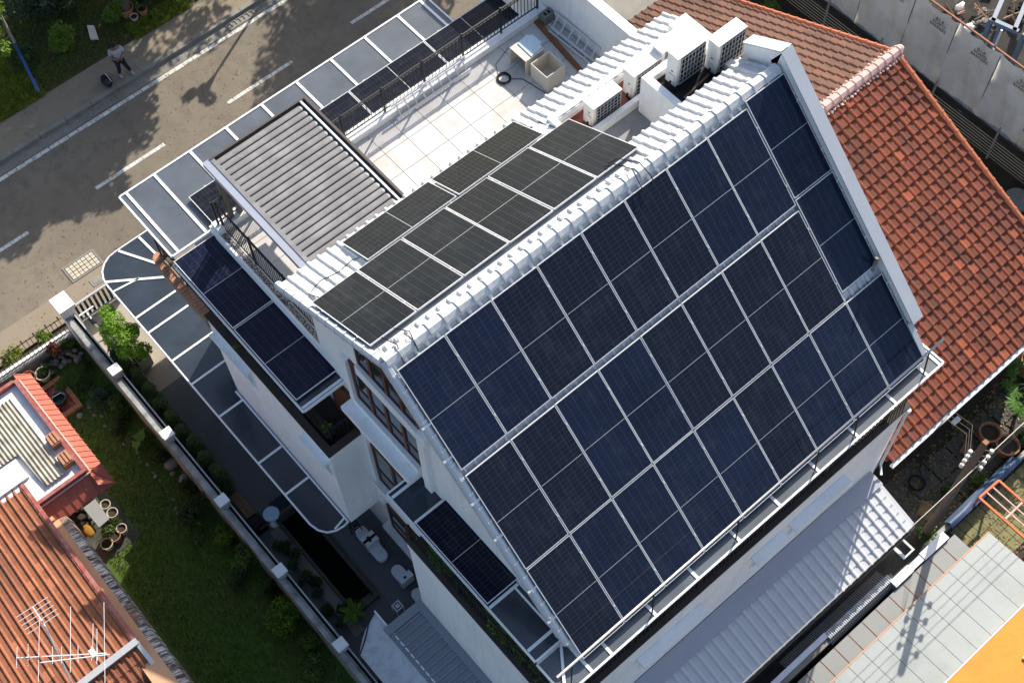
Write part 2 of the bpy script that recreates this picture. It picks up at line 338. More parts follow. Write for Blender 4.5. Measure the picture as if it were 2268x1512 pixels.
M['marble'] = marble()
def tinted(name, c, rough, spec=.5):
    m, t, p, pos = base_mat(name, rough, spec)
    n = t.noise(pos, 1.1, 6, .6); f = t.noise(pos, 45, 3)
    q = t.mix(t.ramp(n, .35, .7), c, sc(c, 1.5)); q = t.mix(t.math('MULTIPLY', t.ramp(f, .6, .8), .5), q, sc(c, 2.4)); t.link(q, p.inputs['Base Color'])
    t.link(t.ramp(n, -1.2, 4.0), t.new('ShaderNodeMath').inputs[0]); return m
M['glass'] = tinted('tinted_canopy_glass', (.026, .033, .043), .16)
M['glass_dusty'] = tinted('dusty_canopy_glass', (.066, .077, .09), .32)
def window_glass():
    m, t, p, pos = base_mat('window_glass', .05, .6)
    t.link(t.mix(t.noise(pos, 2, 2), (.015, .018, .02), (.055, .065, .075)), p.inputs['Base Color']); return m
M['winglass'] = window_glass()
PW, PL = 1.134, 2.37
def cells():
    m, t, p, pos = base_mat('solar_cells_under_glass', .12, .5); p.inputs['IOR'].default_value = 1.22
    tc = t.new('ShaderNodeTexCoord'); sx = t.new('ShaderNodeSeparateXYZ'); t.link(tc.outputs['Object'], sx.inputs[0])
    oi = t.new('ShaderNodeObjectInfo')
    def lines(o, n, size, w):
        f = t.math('FRACT', t.math('ADD', t.math('MULTIPLY', t.math('DIVIDE', o, size), n), 0.5))
        return t.math('LESS_THAN', t.math('ABSOLUTE', t.math('SUBTRACT', f, .5)), w * n / size / 2)
    l1 = lines(sx.outputs[0], 6, PW - .05, .0065); l2 = lines(sx.outputs[1], 24, PL - .05, .0055)
    grid = t.math('MAXIMUM', t.math('MULTIPLY', l1, .95), t.math('MULTIPLY', l2, t.ramp(oi.outputs['Random'], -.35, .9)))
    n = t.noise(pos, .42, 5, .6); tint = t.mix(t.ramp(n, .3, .7), (.0105, .015, .032), (.0145, .0215, .048))
    tint = t.mix(t.math('GREATER_THAN', oi.outputs['Random'], .72), tint, (.0115, .0145, .026)); tint = t.mix(1.0, tint, oi.outputs['Color'], 'MULTIPLY')
    c = t.mix(t.math('MULTIPLY', grid, .40), tint, (.10, .12, .17))
    mps = t.new('ShaderNodeMapping'); mps.inputs['Scale'].default_value = (2.2, .5, .5); t.link(pos, mps.inputs[0])
    dust = t.ramp(t.math('ADD', t.math('MULTIPLY', t.noise(pos, 2.6, 8, .75), .6), t.math('MULTIPLY', t.noise(mps.outputs[0], 1.2, 6, .7), .4)), .5, .8); c = t.mix(t.math('MULTIPLY', dust, .16), c, (.17, .18, .19))
    t.link(c, p.inputs['Base Color'])
    t.link(t.math('ADD', .07, t.math('MULTIPLY', dust, .25)), p.inputs['Roughness'])
    return m
M['cells'] = cells()
# ================================================================== GROUND
def sheet(name, mat_, x0, x1, y0, y1, z, th=.0):
    m = MB().box(x0, x1, y0, y1, z - .05, z); o = m.build(name, mat_); tag(o, kind='structure'); return o
tag(MB().quad((-150, -150, G - .06), (150, -150, G - .06), (150, 150, G - .06), (-150, 150, G - .06)).build('ground', M['soil']), kind='structure')
sheet('road', M['asphalt'], -60, 80, 15.15, 20.2, G)
sheet('footpath', M['pavement'], -60, 80, 20.78, 22.0, G + .10)
tag(MB().box(-60, 80, 20.2, 20.6, G - .12, G - .03).build('drain_channel', M['concrete']), kind='structure')
kb = MB()
for i in range(60): kb.box(-20 + i * 1.0, -20 + i * 1.0 + .985, 20.6, 20.78, G - .12, G + .115)
tag(kb.build('kerb', M['concrete']), kind='structure')
sheet('grass_verge', M['verge'], -60, 80, 22.0, 60, G + .105)
sheet('near_footpath', M['pavement'], -60, 80, 14.15, 15.15, G + .02)
# worn paint of the road: short roller strokes
pl = MB(); x = -12.0
while x < 24:
    L = random.uniform(.26, .36); pl.box(x, x + L, 20.0 + random.uniform(-.012, .012), 20.14, G - .01, G + .004); x += L + random.uniform(.012, .03)
tag(pl.build('edge_line', M['paint_line']), kind='structure')
for k in range(-2, 5):
    x0 = .26 + 5.13 * k; m = MB(); x = x0
    while x < x0 + 2.6:
        L = min(.24, x0 + 2.63 - x); m.box(x, x + L, 17.66, 17.79, G - .01, G + .004); x += L + .014
    tag(m.build('centre_line_dash', M['paint_line']), kind='structure')
# cover set in the road with stone pieces
mh = thing('manhole_cover', (-1.6, 15.5, G), 'rectangular drain cover with stone-filled grid beside the curved canopy', 'manhole cover')
f = MB(); f.box(-2.18, -1.06, 15.18, 15.24, G - .02, G + .02).box(-2.18, -1.06, 15.80, 15.86, G - .02, G + .02).box(-2.18, -2.12, 15.24, 15.80, G - .02, G + .02).box(-1.12, -1.06, 15.24, 15.80, G - .02, G + .02)
f.build('frame', M['stone'], mh)
MB().box(-2.12, -1.12, 15.24, 15.80, G - .03, G + .006).build('grid_bed', M['soil'], mh)
for i in range(7):
    for j in range(4):
        MB().box(-2.10 + i * .14, -2.10 + i * .14 + .12, 15.26 + j * .135, 15.26 + j * .135 + .115, G, G + .022 + random.uniform(-.006, .006)).build('stone', M['cream'], mh)
o = MB().box(-1.78, -1.42, 14.62, 14.92, G + .02, G + .035); o.box(-1.70, -1.50, 14.69, 14.85, G + .035, G + .043)
tag(o.build('meter_lid', M['concrete'], loc=(-1.6, 14.8, G)), 'pale square lid in the footpath beside the stone-filled drain cover', 'lid')
for nm, x in (('', 2.3), ('', 7.8)):
    g = MB(); g.box(x - .55, x + .55, 20.23, 20.29, G - .04, G + .0).box(x - .55, x + .55, 20.5, 20.56, G - .04, G + .0)
    for i in range(7): g.box(x - .55 + i * .175, x - .50 + i * .175, 20.29, 20.5, G - .04, G - .004)
    tag(g.build('drain_grating', M['concrete'], loc=(x, 20.4, G)), 'concrete drain grating in the gutter ' + ('near the standing person' if x < 5 else 'farther up the road from the person'), 'grating', 'gutter gratings')
# side yard, lawn, plots
sheet('side_yard_paving', M['pave'], -2.88, .2, 10.3, 14.1, G + .025)
sheet('rear_side_paving', M['pave_shaded'], -2.88, .2, -.6, 10.297, G + .025)  # darker colour stands in for shade, starting where the shadow falls
sheet('lawn', M['lawn'], -9, -3.16, -14, 13.4, G + .03)
sheet('neighbour_yard', M['soil'], 10.3, 40, -14, 15, G + .02)
sheet('rear_alley', M['slab_dark'], -3, 12.5, -8.6, -5.6, G + .03)

# ================================================================== HOUSE
house = thing('house', (5, 0, G), 'white three-storey house with solar panels on its white tiled roof', 'house')
TP, TN = rad(43.06), rad(27.3)
Sd = Vector((0, -math.cos(TP), -math.sin(TP))); Sn = Vector((0, -math.sin(TP), math.cos(TP)))
Nd = Vector((0, math.cos(TN), -math.sin(TN))); Nn = Vector((0, math.sin(TN), math.cos(TN)))
def SP(x, v, h=0.0): return Vector((x, 0, 12)) + Sd * v + Sn * h          # rear slope, at panel level
def NP(x, y, h=0.0): return Vector((x, .80, 11.9)) + Nd * ((y - .80) / math.cos(TN)) + Nn * h
b = MB(); b.extr([(.1, -4.4, G), (.1, 7.6, G), (.1, 7.6, 7.68), (.1, 3.4, 7.68), (.1, 3.4, 10.15), (.1, .24, 11.75), (.1, -4.4, 7.4)], (6.6, 0, 0))
b.extr([(6.7, -4.4, G), (6.7, 7.6, G), (6.7, 7.6, 7.68), (6.7, 3.4, 7.68), (6.7, 3.4, 10.1), (6.7, 1.15, 10.1), (6.7, 1.15, 11.25), (6.7, .24, 11.75), (6.7, -4.4, 7.4)], (3.65, 0, 0))
b.box(-.85, .1, -5.58, -.47, G, 5.3); b.box(.1, 10.0, -5.58, -4.4, G, 5.3)
b.box(.1, 10.0, 7.6, 9.4, G, 5.0)
b.build('wall', M['white'], house)
# upstands of the balcony walls, dark coping on them
for bs in ([(-.87, -.72, -5.62, -.45, 5.2, 5.58), (-.72, 10.02, -5.62, -5.47, 5.2, 5.58)], [(-.93, -.80, 2.31, 7.3, 1.5, 5.58), (-.80, .09, 2.31, 2.44, 1.5, 5.58), (-.80, .09, 2.44, 7.3, 1.5, 5.2)]):
    u = MB()
    for q in bs: u.box(*q)
    u.build('balcony_wall', M['white'], house)
for q in ((-.90, -.69, -5.65, -.42), (-.69, 10.05, -5.65, -5.44), (-.96, -.77, 2.28, 7.32), (-.77, .08, 2.28, 2.47)): MB().box(*q, 5.582, 5.66).build('coping', M['deck'], house)
MB().box(-.70, .08, 2.5, 7.3, 5.202, 5.26).build('deck', M['deck'], house); MB().box(-.69, .08, -5.4, -.5, 5.302, 5.34).build('deck', M['deck'], house)
# balcony slab at the front corner with terracotta edge tiles
sl_ = MB(); pts = [(-.98, 7.33), (-.98, 9.55), (-.95, 9.68), (-.88, 9.76), (-.75, 9.80), (.1, 9.80), (.1, 7.33)]
sl_.prism(pts, 5.02, 5.34); sl_.build('balcony_slab', M['concrete'], house)
be = part('edge_paving', house)
for r_, (xa, xb) in enumerate(((-.965, -.865), (-.855, -.755))):
    for i in range(21): MB().box(xa, xb, 7.36 + i * .113, 7.36 + i * .113 + .10, 5.342, 5.372 + random.uniform(0, .006)).build('tile', M['brick_tile'], be)
MB().prism([(-.98, 9.56), (-.95, 9.70), (-.88, 9.78), (-.75, 9.82), (-.72, 9.56)], 5.342, 5.40).build('end_stone', M['brick_tile'], be)
# west gable: bands, ledges, windows
l = MB(); l.box(-.02, .1, -.55, 1.72, 9.42, 9.80); l.build('wall_band', M['white'], house)
l = MB(); l.box(-.32, .1, -.1, 2.28, 7.28, 7.46); l.box(-.04, .1, -.1, 2.2, 7.46, 7.68); l.build('ledge', M['white'], house)
l = MB(); l.box(-.10, .1, -.46, 2.30, 2.85, 3.12); l.build('lower_ledge', M['white'], house)
l = MB(); l.box(-.02, .1, 2.12, 2.30, 1.5, 9.42); l.box(-.02, .1, -.47, -.25, -1.2, 9.42); l.build('pier', M['white'], house)
def window(y0, y1, z0, z1, n, x=.1, transom=True, label=None):
    w = MB(); d = .05
    w.box(x - d, x, y0, y1, z0, z0 + .07).box(x - d, x, y0, y1, z1 - .07, z1).box(x - d, x, y0, y0 + .07, z0 + .07, z1 - .07).box(x - d, x, y1 - .07, y1, z0 + .07, z1 - .07)
    for i in range(1, n): yy = y0 + (y1 - y0) * i / n; w.box(x - d - .01, x, yy - .045, yy + .045, z0 + .07, z1 - .07)
    if transom:
        zz = z0 + (z1 - z0) * .36
        for i in range(n): w.box(x - d + .003, x, y0 + (y1 - y0) * i / n + .045, y0 + (y1 - y0) * (i + 1) / n - .045, zz - .03, zz + .03)
    o = w.build('window', M['brown_frame'], house)
    for i in range(n):
        a = y0 + (y1 - y0) * i / n + .05; bb = y0 + (y1 - y0) * (i + 1) / n - .05
        for (q0, q1) in ([(z0 + .07, zz - .03), (zz + .03, z1 - .07)] if transom else [(z0 + .07, z1 - .07)]): MB().box(x - .028, x - .012, a, bb, q0, q1).build('pane', M['winglass'], o)
    return o
window(-.30, 1.70, 9.83, 10.85, 4, transom=False); window(-.24, 2.10, 7.70, 9.40, 4); window(-.24, 2.10, 3.14, 5.25, 3); window(-.24, 2.10, .0, 1.55, 3)
MB().box(-.12, .1, -.46, 2.30, -.25, -.05).build('sill', M['white'], house)
MB().box(.0, .09, 2.5, 3.3, 5.3, 7.2).build('door', M['brown_frame'], house)
# hoods over the small windows
def hood(x0, x1, y0, y1, z, deep):
    h = MB(); h.box(x0, x1, y0, y1, z - .10, z); o = h.build('window_hood', M['white'], house); return o
for a, bb in ((1.46, 3.42), (5.06, 6.08), (6.30, 8.20)):
    o = hood(a, bb, -5.84, -5.585, 4.34, .3)
    MB().box(a + .12, bb - .02, -5.60, -5.583, 3.35, 4.18).build('window_recess', M['white'], o)
    MB().box(a + .17, bb - .07, -5.61, -5.601, 3.42, 4.14).build('pane', M['paleblue'], o)
for a, bb, zt in ((5.5, 7.0, 5.30), (2.35, 3.35, 5.30)):
    o = hood(-1.13, -.932, a, bb, zt, .3)
    MB().box(-.955, -.934, a + .02, bb - .25, zt - 1.0, zt - .22).build('window_recess', M['white'], o)
    MB().box(-.963, -.956, a + .07, bb - .3, zt - .93, zt - .28).build('pane', M['paleblue'], o)
# ---- pitched roof
rr = MB()
A_ = [SP(0, -.33, -.15), SP(0, 7.32, -.15), SP(0, 7.32, -.27), Vector((0, .24, 11.80))]
rr.extr([q + Vector((-.04, 0, 0)) for q in A_], (10.46, 0, 0))
for i in range(40):
    x = .05 + i * .26; rr.extr([SP(x, .5, -.15), SP(x + .03, .5, -.115), SP(x + .06, .5, -.115), SP(x + .09, .5, -.15)], Sd * 6.8)
rear = rr.build('rear_roof', M['roof_base'], house)
nr = MB()
nr.extr([NP(-.04, .30, -.15), NP(-.04, 4.22, -.15), NP(-.04, 4.22, -.24), NP(-.04, .24, -.30)], (6.7, 0, 0))
nr.extr([NP(6.66, .30, -.15), NP(6.66, 1.15, -.15), NP(6.66, 1.15, -.24), NP(6.66, .24, -.30)], (3.78, 0, 0))
nr.extr([NP(6.66, 3.33, -.15), NP(6.66, 4.22, -.15), NP(6.66, 4.22, -.24), NP(6.66, 3.33, -.24)], (4.32, 0, 0))
front = nr.build('front_roof', M['roof_base'], house)
def tile_mesh(name, w, l, m_, roll=.045, lip=.03, rise=.03):
    prof = [(-.004, .0), (.006 * w / .26, .002), (.155 * w / .26, 0), (.168 * w / .26, roll * .7), (.188 * w / .26, roll), (.222 * w / .26, roll), (.245 * w / .26, roll * .7), (w * 1.0, 0.004)]
    t = MB(); n = len(prof)
    vs = [(x - w / 2, 0, z) for x, z in prof] + [(x - w / 2, l, z + rise) for x, z in prof] + [(x - w / 2, l, z + rise - lip) for x, z in prof]
    fs = [(i, i + 1, n + i + 1, n + i) for i in range(n - 1)] + [(n + i, n + i + 1, 2 * n + i + 1, 2 * n + i) for i in range(n - 1)]
    t.add(vs, fs); me = t.mesh(name); me.materials.append(m_); return me
tmW = tile_mesh('roof_tile', .26, .355, M['roof_white'], roll=.05, lip=.035, rise=.035)
def frN(p): return frame(p, (1, 0, 0), Nd)
def frS(p): return frame(p, (-1, 0, 0), Sd)
cl = .33 * math.cos(TN)
def north_tiles(x0, n, y0, rows):
    for j in range(rows):
        for i in range(n):
            y = y0 + j * cl; inst('tile', tmW, front, frN(NP(x0 + .13 + i * .26 + random.uniform(-.004, .004), y, -.145 + random.uniform(0, .004))))
north_tiles(-.04, 7, 2.72, 5); north_tiles(1.78, 19, 3.6, 2); north_tiles(6.66, 17, 3.31, 3)
north_tiles(-.04, 26, .34, 1); north_tiles(6.46, 15, .34, 3)
for i in range(40):
    for j in range(2): inst('tile', tmW, rear, frS(SP(.10 + i * .26, -.32 + j * .31, -.145)))
# gap rows between the panels
for i in range(4): inst('tile', tmW, rear, frS(SP(9.35 + i * .26, 4.55, -.145)))
# ridge
def cap_mesh(name, L, m_, w=.15, h=.12, collar=.02):
    p = [(-w, -.06), (-w * .92, .03), (-w * .4, h), (w * .4, h), (w * .92, .03), (w, -.06)]
    t = MB(); n = len(p); rows = [(0, 1.0), (L - .05, .97), (L - .05, 1.12), (L + .01, 1.10)]
    vs = [(x, y * k, z * k + (.0 if k < 1.05 else .008)) for x, k in rows for y, z in p]
    fs = [(a * n + i, (a + 1) * n + i, (a + 1) * n + i + 1, a * n + i + 1) for a in range(3) for i in range(n - 1)] + [tuple(range(n)), tuple(range(4 * n - 1, 3 * n - 1, -1))]
    t.add(vs, fs); me = t.mesh(name); me.materials.append(m_); return me
rc = cap_mesh('ridge_tile', .36, M['roof_white'])
for i in range(29): inst('ridge_tile', rc, house, Matrix.Translation((-.08 + i * .36, .27, 12.055)) @ Matrix.Rotation(random.uniform(-.01, .01), 4, 'Z'))
vt = cap_mesh('verge_tile', .36, M['flash'], w=.085, h=.07)
for i in range(20):
    q = SP(-.08, -.25 + i * .353, -.11); inst('verge_tile', vt, house, Matrix(((0, 1, 0, q.x), (Sd.y, 0, Sn.y, q.y), (Sd.z, 0, Sn.z, q.z), (0, 0, 0, 1))))
for i in range(12):
    q = NP(-.10, .34 + i * .325, -.13); inst('verge_tile', vt, house, Matrix(((0, -1, 0, q.x), (Nd.y, 0, Nn.y, q.y), (Nd.z, 0, Nn.z, q.z), (0, 0, 0, 1))))
vb = MB(); vb.extr([SP(-.13, -.2, -.2), SP(-.13, 6.75, -.2), SP(-.13, 6.75, -.42), SP(-.13, -.2, -.40)], (.09, 0, 0)); vb.build('barge_board', M['flash'], house)
# gable coping on the right
gp = MB(); gp.extr([SP(10.44, -.42, -.3), SP(10.44, 6.38, -.3), SP(10.44, 6.25, .16), SP(10.44, -.55, .20)], (.28, 0, 0))
gp.extr([Vector((10.44, .42, 11.6)), SP(10.44, -.545, .19), Vector((10.44, 1.25, 11.95)), Vector((10.44, 1.25, 11.5))], (.28, 0, 0)); gp.build('parapet', M['white'], house)
gc = MB(); gc.extr([SP(10.40, -.56, .205), SP(10.40, 6.30, .165), SP(10.40, 6.30, .195), SP(10.40, -.58, .235)], (.32, 0, 0))
gc.extr([SP(10.40, -.58, .21), Vector((10.40, 1.28, 11.96)), Vector((10.40, 1.28, 12.01)), SP(10.40, -.60, .24)], (.32, 0, 0)); gc.build('parapet_coping', M['flash'], house)
sb = MB(); sb.extr([SP(10.36, 6.3, -.2), SP(10.36, 7.2, -.2), SP(10.36, 7.2, .02), SP(10.36, 6.3, .05)], (.14, 0, 0)); sb.build('verge_trim', M['flash'], house)
for v in (.55, 1.75, 2.55, 4.0, 5.2, 6.6): MB().bar(SP(10.36, v, -.02), SP(10.52, v - .04, .03), .04, .03).build('mounting_rail', M['alu'], house)
for v in (1.25, 2.05, 3.1, 4.0, 5.35, 6.15): MB().bar(SP(-.20, v, -.05), SP(.06, v, -.05), .045, .035, up=Sn).build('mounting_rail', M['alu'], house)
MB().tube([SP(10.28, 4.80, -.15), SP(10.28, 4.80, -.15) + Vector((0, 0, .55))], .045, 12).build('vent_pipe', M['concrete'], house, smooth=True)
# ---- plant well behind the ridge
MB().box(6.85, 10.42, 2.62, 3.28, 10.102, 10.13).build('plant_floor', M['redfloor'], house)
MB().box(6.75, 10.42, 1.2, 2.52, 10.102, 10.12).build('flat_roof', M['greyfloor'], house)
k = MB(); k.box(6.75, 10.9, 3.28, 3.42, 10.1, 10.50); k.box(6.75, 10.42, 2.52, 2.64, 10.1, 10.36); k.box(6.70, 6.84, 1.18, 3.28, 10.1, 10.62); k.build('kerb', M['white'], house)
k = MB(); k.box(8.60, 10.40, 2.27, 2.43, 10.13, 11.28); k.box(8.60, 10.40, 1.24, 1.36, 10.13, 11.28); k.box(8.60, 8.78, 1.36, 2.27, 10.13, 11.28); k.box(10.2, 10.42, 1.36, 2.27, 10.13, 11.28); k.build('plinth', M['white'], house)
MB().box(8.78, 10.2, 1.36, 2.27, 11.0, 11.08).build('plinth_floor', M['blackrub'], house)
MB().box(10.42, 10.95, 1.25, 3.42, 10.0, 10.75).build('side_wall', M['white'], house)
# ---- terrace
MB().box(.16, 10.38, 3.41, 7.80, 7.682, 7.765).build('terrace_slab', M['grout'], house)
tf = part('terrace_floor', house)
x = .34
while x < 10.3:
    w_ = min(.688, 10.37 - x)
    for (ya, yb) in ((3.42, 3.98), (3.985, 4.68), (4.685, 5.38), (5.385, 6.08), (6.085, 6.78), (6.785, 7.495)): MB().box(x, x + w_, ya + .004, yb - .004, 7.767, 7.80).build('tile', M['marble'], tf)
    x += .7
MB().box(.19, .335, 2.6, 7.50, 7.767, 7.79).build('pebble_strip', M['gravel'], house)
MB().box(.125, .185, 2.4, 7.83, 7.5, 7.90).build('edge_upstand', M['white'], house)
p_ = MB(); p_.box(.19, 10.38, 7.50, 7.80, 7.767, 8.0); p_.build('terrace_parapet', M['white'], house)
pw = MB(); pw.box(10.40, 10.60, 3.46, 11.0, 6.0, 9.42); pw.build('party_wall', M['white'], house)
MB().box(10.37, 10.63, 3.44, 11.0, 9.422, 9.47).build('party_coping', M['white_metal'], house)
def railing(name, pts, z0, z1, step=.11, posts=(), mat_=None, parent=house, rails=(0, ), r=.007):
    mat_ = mat_ or M['black']; o = MB()
    a, b2 = Vector(pts[0]), Vector(pts[1]); L = (b2 - a).length; d = (b2 - a) / L
    for zz in (z1, z1 - .09, z0 + .08): o.bar((a.x, a.y, zz), (b2.x, b2.y, zz), .035 if zz == z1 else .022, .03)
    ro = o.build(name, mat_, parent)
    n = int(L / step); q = MB()
    for i in range(n + 1):
        c_ = a + d * (L * i / n); q.bar((c_.x, c_.y, z0 + .08), (c_.x, c_.y, z1 - .03), r * 2)
    q.build('balusters', mat_, ro)
    for s in posts:
        c_ = a + d * s; MB().box(c_.x - .022, c_.x + .022, c_.y - .022, c_.y + .022, z0 - .02, z1 + .05).build('post', mat_, ro)
    return ro
railing('front_railing', [(.30, 7.66, 0), (10.2, 7.66, 0)], 8.0, 8.85, posts=[.0, 1.25, 2.49, 3.72, 4.95, 6.19, 7.43, 8.67, 9.88])
railing('side_railing', [(.37, 7.60, 0), (.37, 3.5, 0)], 7.8, 8.87, posts=[.02, 1.3, 2.6, 4.0])
railing('planter_railing', [(-.62, 2.55, 0), (-.62, 7.2, 0)], 5.3, 6.25, posts=[.05, 1.5, 3.0, 4.55]); railing('planter_railing', [(-.62, 2.55, 0), (.05, 2.55, 0)], 5.3, 6.25)
railing('planter_railing', [(-.78, -5.40, 0), (-.78, -.5, 0)], 5.4, 6.5, posts=[.05, 1.6, 3.2, 4.85], r=.006); railing('rear_railing', [(-.78, -5.52, 0), (9.95, -5.52, 0)], 5.4, 6.55, step=.12, posts=[.05, 2.0, 4.0, 6.0, 8.0, 10.0], r=.012)
railing('corner_railing', [(-.72, 7.4, 0), (-.72, 9.7, 0)], 5.35, 6.3, posts=[.05, 1.1, 2.25])
for (x, y, z0, z1) in ((-.62, 9.62, 5.35, 7.66), (-.62, 7.42, 5.35, 7.5)): MB().box(x - .045, x + .045, y - .045, y + .045, z0, z1).build('canopy_post', M['black'], house)
# ---- glazed canopies: bars first, a pane in every bay
def canopy(name, z, xs, ys, bw=.07, glass='glass', skip=(), edge=.045, th=.06):
    o = MB()
    for x in (xs[0], xs[-1]): o.box(x - edge / 2, x + edge / 2, ys[0], ys[-1], z - th, z)
    for y in (ys[0], ys[-1]): o.box(xs[0] + edge / 2, xs[-1] - edge / 2, y - edge / 2, y + edge / 2, z - th, z)
    c_ = o.build(name, M['white_metal'], house)
    ya, yb = min(ys) + edge / 2, max(ys) - edge / 2
    for x in xs[1:-1]: MB().box(x - bw / 2, x + bw / 2, ya, yb, z - th + .002, z + .004).build('glazing_bar', M['white_metal'], c_)
    for y in ys[1:-1]:
        for a, b2 in zip(xs[:-1], xs[1:]): MB().box(a + bw / 2 + .001, b2 - bw / 2 - .001, y - bw / 2, y + bw / 2, z - th + .004, z + .002).build('glazing_bar', M['white_metal'], c_)
    for i, (a, b2) in enumerate(zip(xs[:-1], xs[1:])):
        for j, (p0, p1) in enumerate(zip(ys[:-1], ys[1:])):
            if (i, j) in skip: continue
            lo, hi = min(p0, p1), max(p0, p1)
            MB().box(a + .02, b2 - .02, lo + .02, hi - .02, z - .04, z - .018).build('glass_pane', M[glass], c_)
    return c_
fc = canopy('front_canopy', 7.75, [-.97, -.78, .02, 1.06, 2.13, 3.20, 4.27, 5.35, 6.43, 7.50, 8.25, 8.45], [7.82, 10.06], glass='glass_dusty')
sc_ = canopy('side_canopy', 7.58, [-1.04, .12], [7.62, 2.74, 2.66], glass='glass')
rcn = canopy('rear_canopy', 6.86, [-.75, .0, .55, 1.79, 3.0, 4.25, 5.47, 6.68, 7.93, 9.17, 10.22, 10.64, 10.75], [-4.75, -5.62], glass='glass_dusty')
lcn = canopy('left_canopy', 6.98, [-.76, .09], [.16, .02, -.76, -3.24, -4.45, -4.72], glass='glass')
MB().bar((-.10, -4.76, 6.885), (-.72, -5.58, 6.885), .06, .03).build('glazing_bar', M['white_metal'], rcn)
MB().bar((-.05, -3.26, 7.0), (-.05, -4.70, 7.0), .04, .03).build('glazing_bar', M['white_metal'], lcn)
# curved canopy over the side entrance
cp = [(9.9, 12.9), (.4, 12.9), (.1, 13.30), (-.95, 13.30), (-1.22, 13.27), (-1.45, 13.16), (-1.63, 12.98), (-1.74, 12.75), (-1.78, 12.45), (-1.76, 2.95), (-1.70, 2.68), (-1.56, 2.48), (-1.36, 2.37), (-1.14, 2.34), (-.97, 2.36), (-.97, 7.34), (.1, 7.34), (.1, 9.45), (9.9, 9.45)]
cg = MB().prism(cp, 1.52, 1.55).build('side_porch_canopy', M['glass'], house)
rim = MB(); rim.tube([(x, y, 1.545) for x, y in cp[:15]], .028, 6); rim.build('rim', M['white_metal'], cg)
MB().bar((-.985, 2.36, 1.56), (-.985, 7.34, 1.56), .05, .03).build('rim', M['white_metal'], cg)
for a, b2, w_ in (((-.9, 13.25), (-.28, 12.1), .07), ((-1.76, 12.62), (-.35, 11.6), .07), ((-1.77, 12.2), (-.95, 12.08), .05), ((-1.76, 11.05), (-.3, 11.05), .06), ((-1.76, 10.42), (-.3, 10.42), .06), ((-1.76, 9.25), (-.3, 9.25), .06), ((-1.76, 8.3), (-.3, 8.3), .06), ((-1.76, 7.0), (-1.0, 7.0), .06), ((-1.76, 5.2), (-1.02, 5.2), .06), ((-1.76, 4.02), (-1.02, 4.02), .06), ((-1.36, 2.42), (-1.0, 2.5), .05), ((-.20, 13.25), (-.1, 11.5), .07)):
    MB().bar((a[0], a[1], 1.562), (b2[0], b2[1], 1.562), w_, .02).build('glazing_bar', M['white_metal'], cg)
# lifeline rail above the eave, arms, gutter, downpipe
lr = MB(); lr.tube([(-.75, -5.36, 7.55), (10.80, -5.36, 7.55)], .028, 8); lro = lr.build('safety_rail', M['alu_dull'], house, smooth=True)
for x in (-.45, 1.8, 4.25, 6.68, 7.93, 10.22): MB().bar((x + .1, -5.36, 7.54), (x - .05, -5.52, 6.88), .03, .03).build('arm', M['black'], lro)
gt = MB(); gt.box(-.02, 10.4, -5.52, -5.36, 6.74, 6.80); gt.build('gutter', M['flash'], house)
dp = MB(); dp.tube([(9.92, -5.68, 5.45), (9.92, -5.68, 2.55), (9.80, -5.85, 2.35)], .036, 10); dp.build('downpipe', M['white_metal'], house, smooth=True)
MB().lathe((9.92, -5.68, 5.5), [(.036, -.04), (.065, .02), (.065, .12), (.04, .12)], 14).build('rainwater_head', M['white_metal'], house, smooth=True)
# roof cables
for pts in ([NP(6.2, .9, .03), NP(6.35, .75, .12), (6.45, .3, 12.32), SP(6.5, -.1, .1), SP(6.55, .05, -.02)], [NP(6.1, .9, .03), NP(6.2, .7, .1), (6.25, .3, 12.3), SP(6.2, 0, .08), SP(6.22, .1, -.02)], [NP(.25, .8, 0), (.28, .3, 12.25), SP(.2, 0, -.05)], [NP(.55, .8, 0), (.62, .35, 12.3), SP(.55, -.05, .0)],
            [NP(.2, 2.95, -.05), NP(.12, 3.3, -.08), NP(.5, 3.45, -.08), NP(.9, 3.3, -.06), NP(1.3, 3.4, -.08), NP(1.6, 3.2, -.06)]):
    MB().tube(pts, .011, 5).build('cable', M['blackrub'], house)
# ---- rear annexe and the lean-to
an = thing('annexe_roof', (5.5, -6.4, G), 'grey tiled lean-to roof along the rear white wall', 'roof')
MB().box(.5, 9.7, -7.0, -5.65, G, 1.55).build('wall', M['white'], an)
AT = math.atan2(.36, 1.08); Ad = Vector((0, -math.cos(AT), -math.sin(AT))); An = Vector((0, -math.sin(AT), math.cos(AT)))
def AP(x, s, h=0): return Vector((x, -5.98, 2.18)) + Ad * s + An * h
ab = MB(); ab.extr([AP(.5, -.1, -.03), AP(.5, 1.3, -.03), AP(.5, 1.3, -.1), AP(.5, -.1, -.1)], (9.22, 0, 0)); ab.build('roof_bed', M['tile_grey'], an)
fl = MB(); fl.extr([(.5, -5.60, 2.30), (.5, -6.04, 2.24), (.5, -6.04, 2.20), (.5, -5.60, 2.26)], (9.2, 0, 0)); fl.build('flashing', M['flash_dark'], an)
tmA = tile_mesh('annexe_tile', .26, .31, M['tile_grey'], roll=.04)
for j in range(5):
    for i in range(35): inst('tile', tmA, an, frame(AP(.63 + i * .26 + random.uniform(-.003, .003), .02 + j * .25, -.02), (-1, 0, 0), Ad))
MB().box(.5, 9.7, -7.30, -7.20, 1.60, 1.68).build('gutter', M['black'], an)
lt = thing('lean_to_roof', (-1.4, -2, G), 'blue-grey ribbed metal roof beside the white wall at the bottom edge', 'roof')
MB().box(-2.02, -.86, -7.5, -.40, 1.2, 1.30).build('sheet', M['greymetal'], lt)
rb = MB()
rb.box(-2.04, -.86, -.62, -.38, 1.302, 1.335).box(-1.06, -.86, -7.5, -.62, 1.302, 1.335); rb.build('border', M['greymetal'], lt)
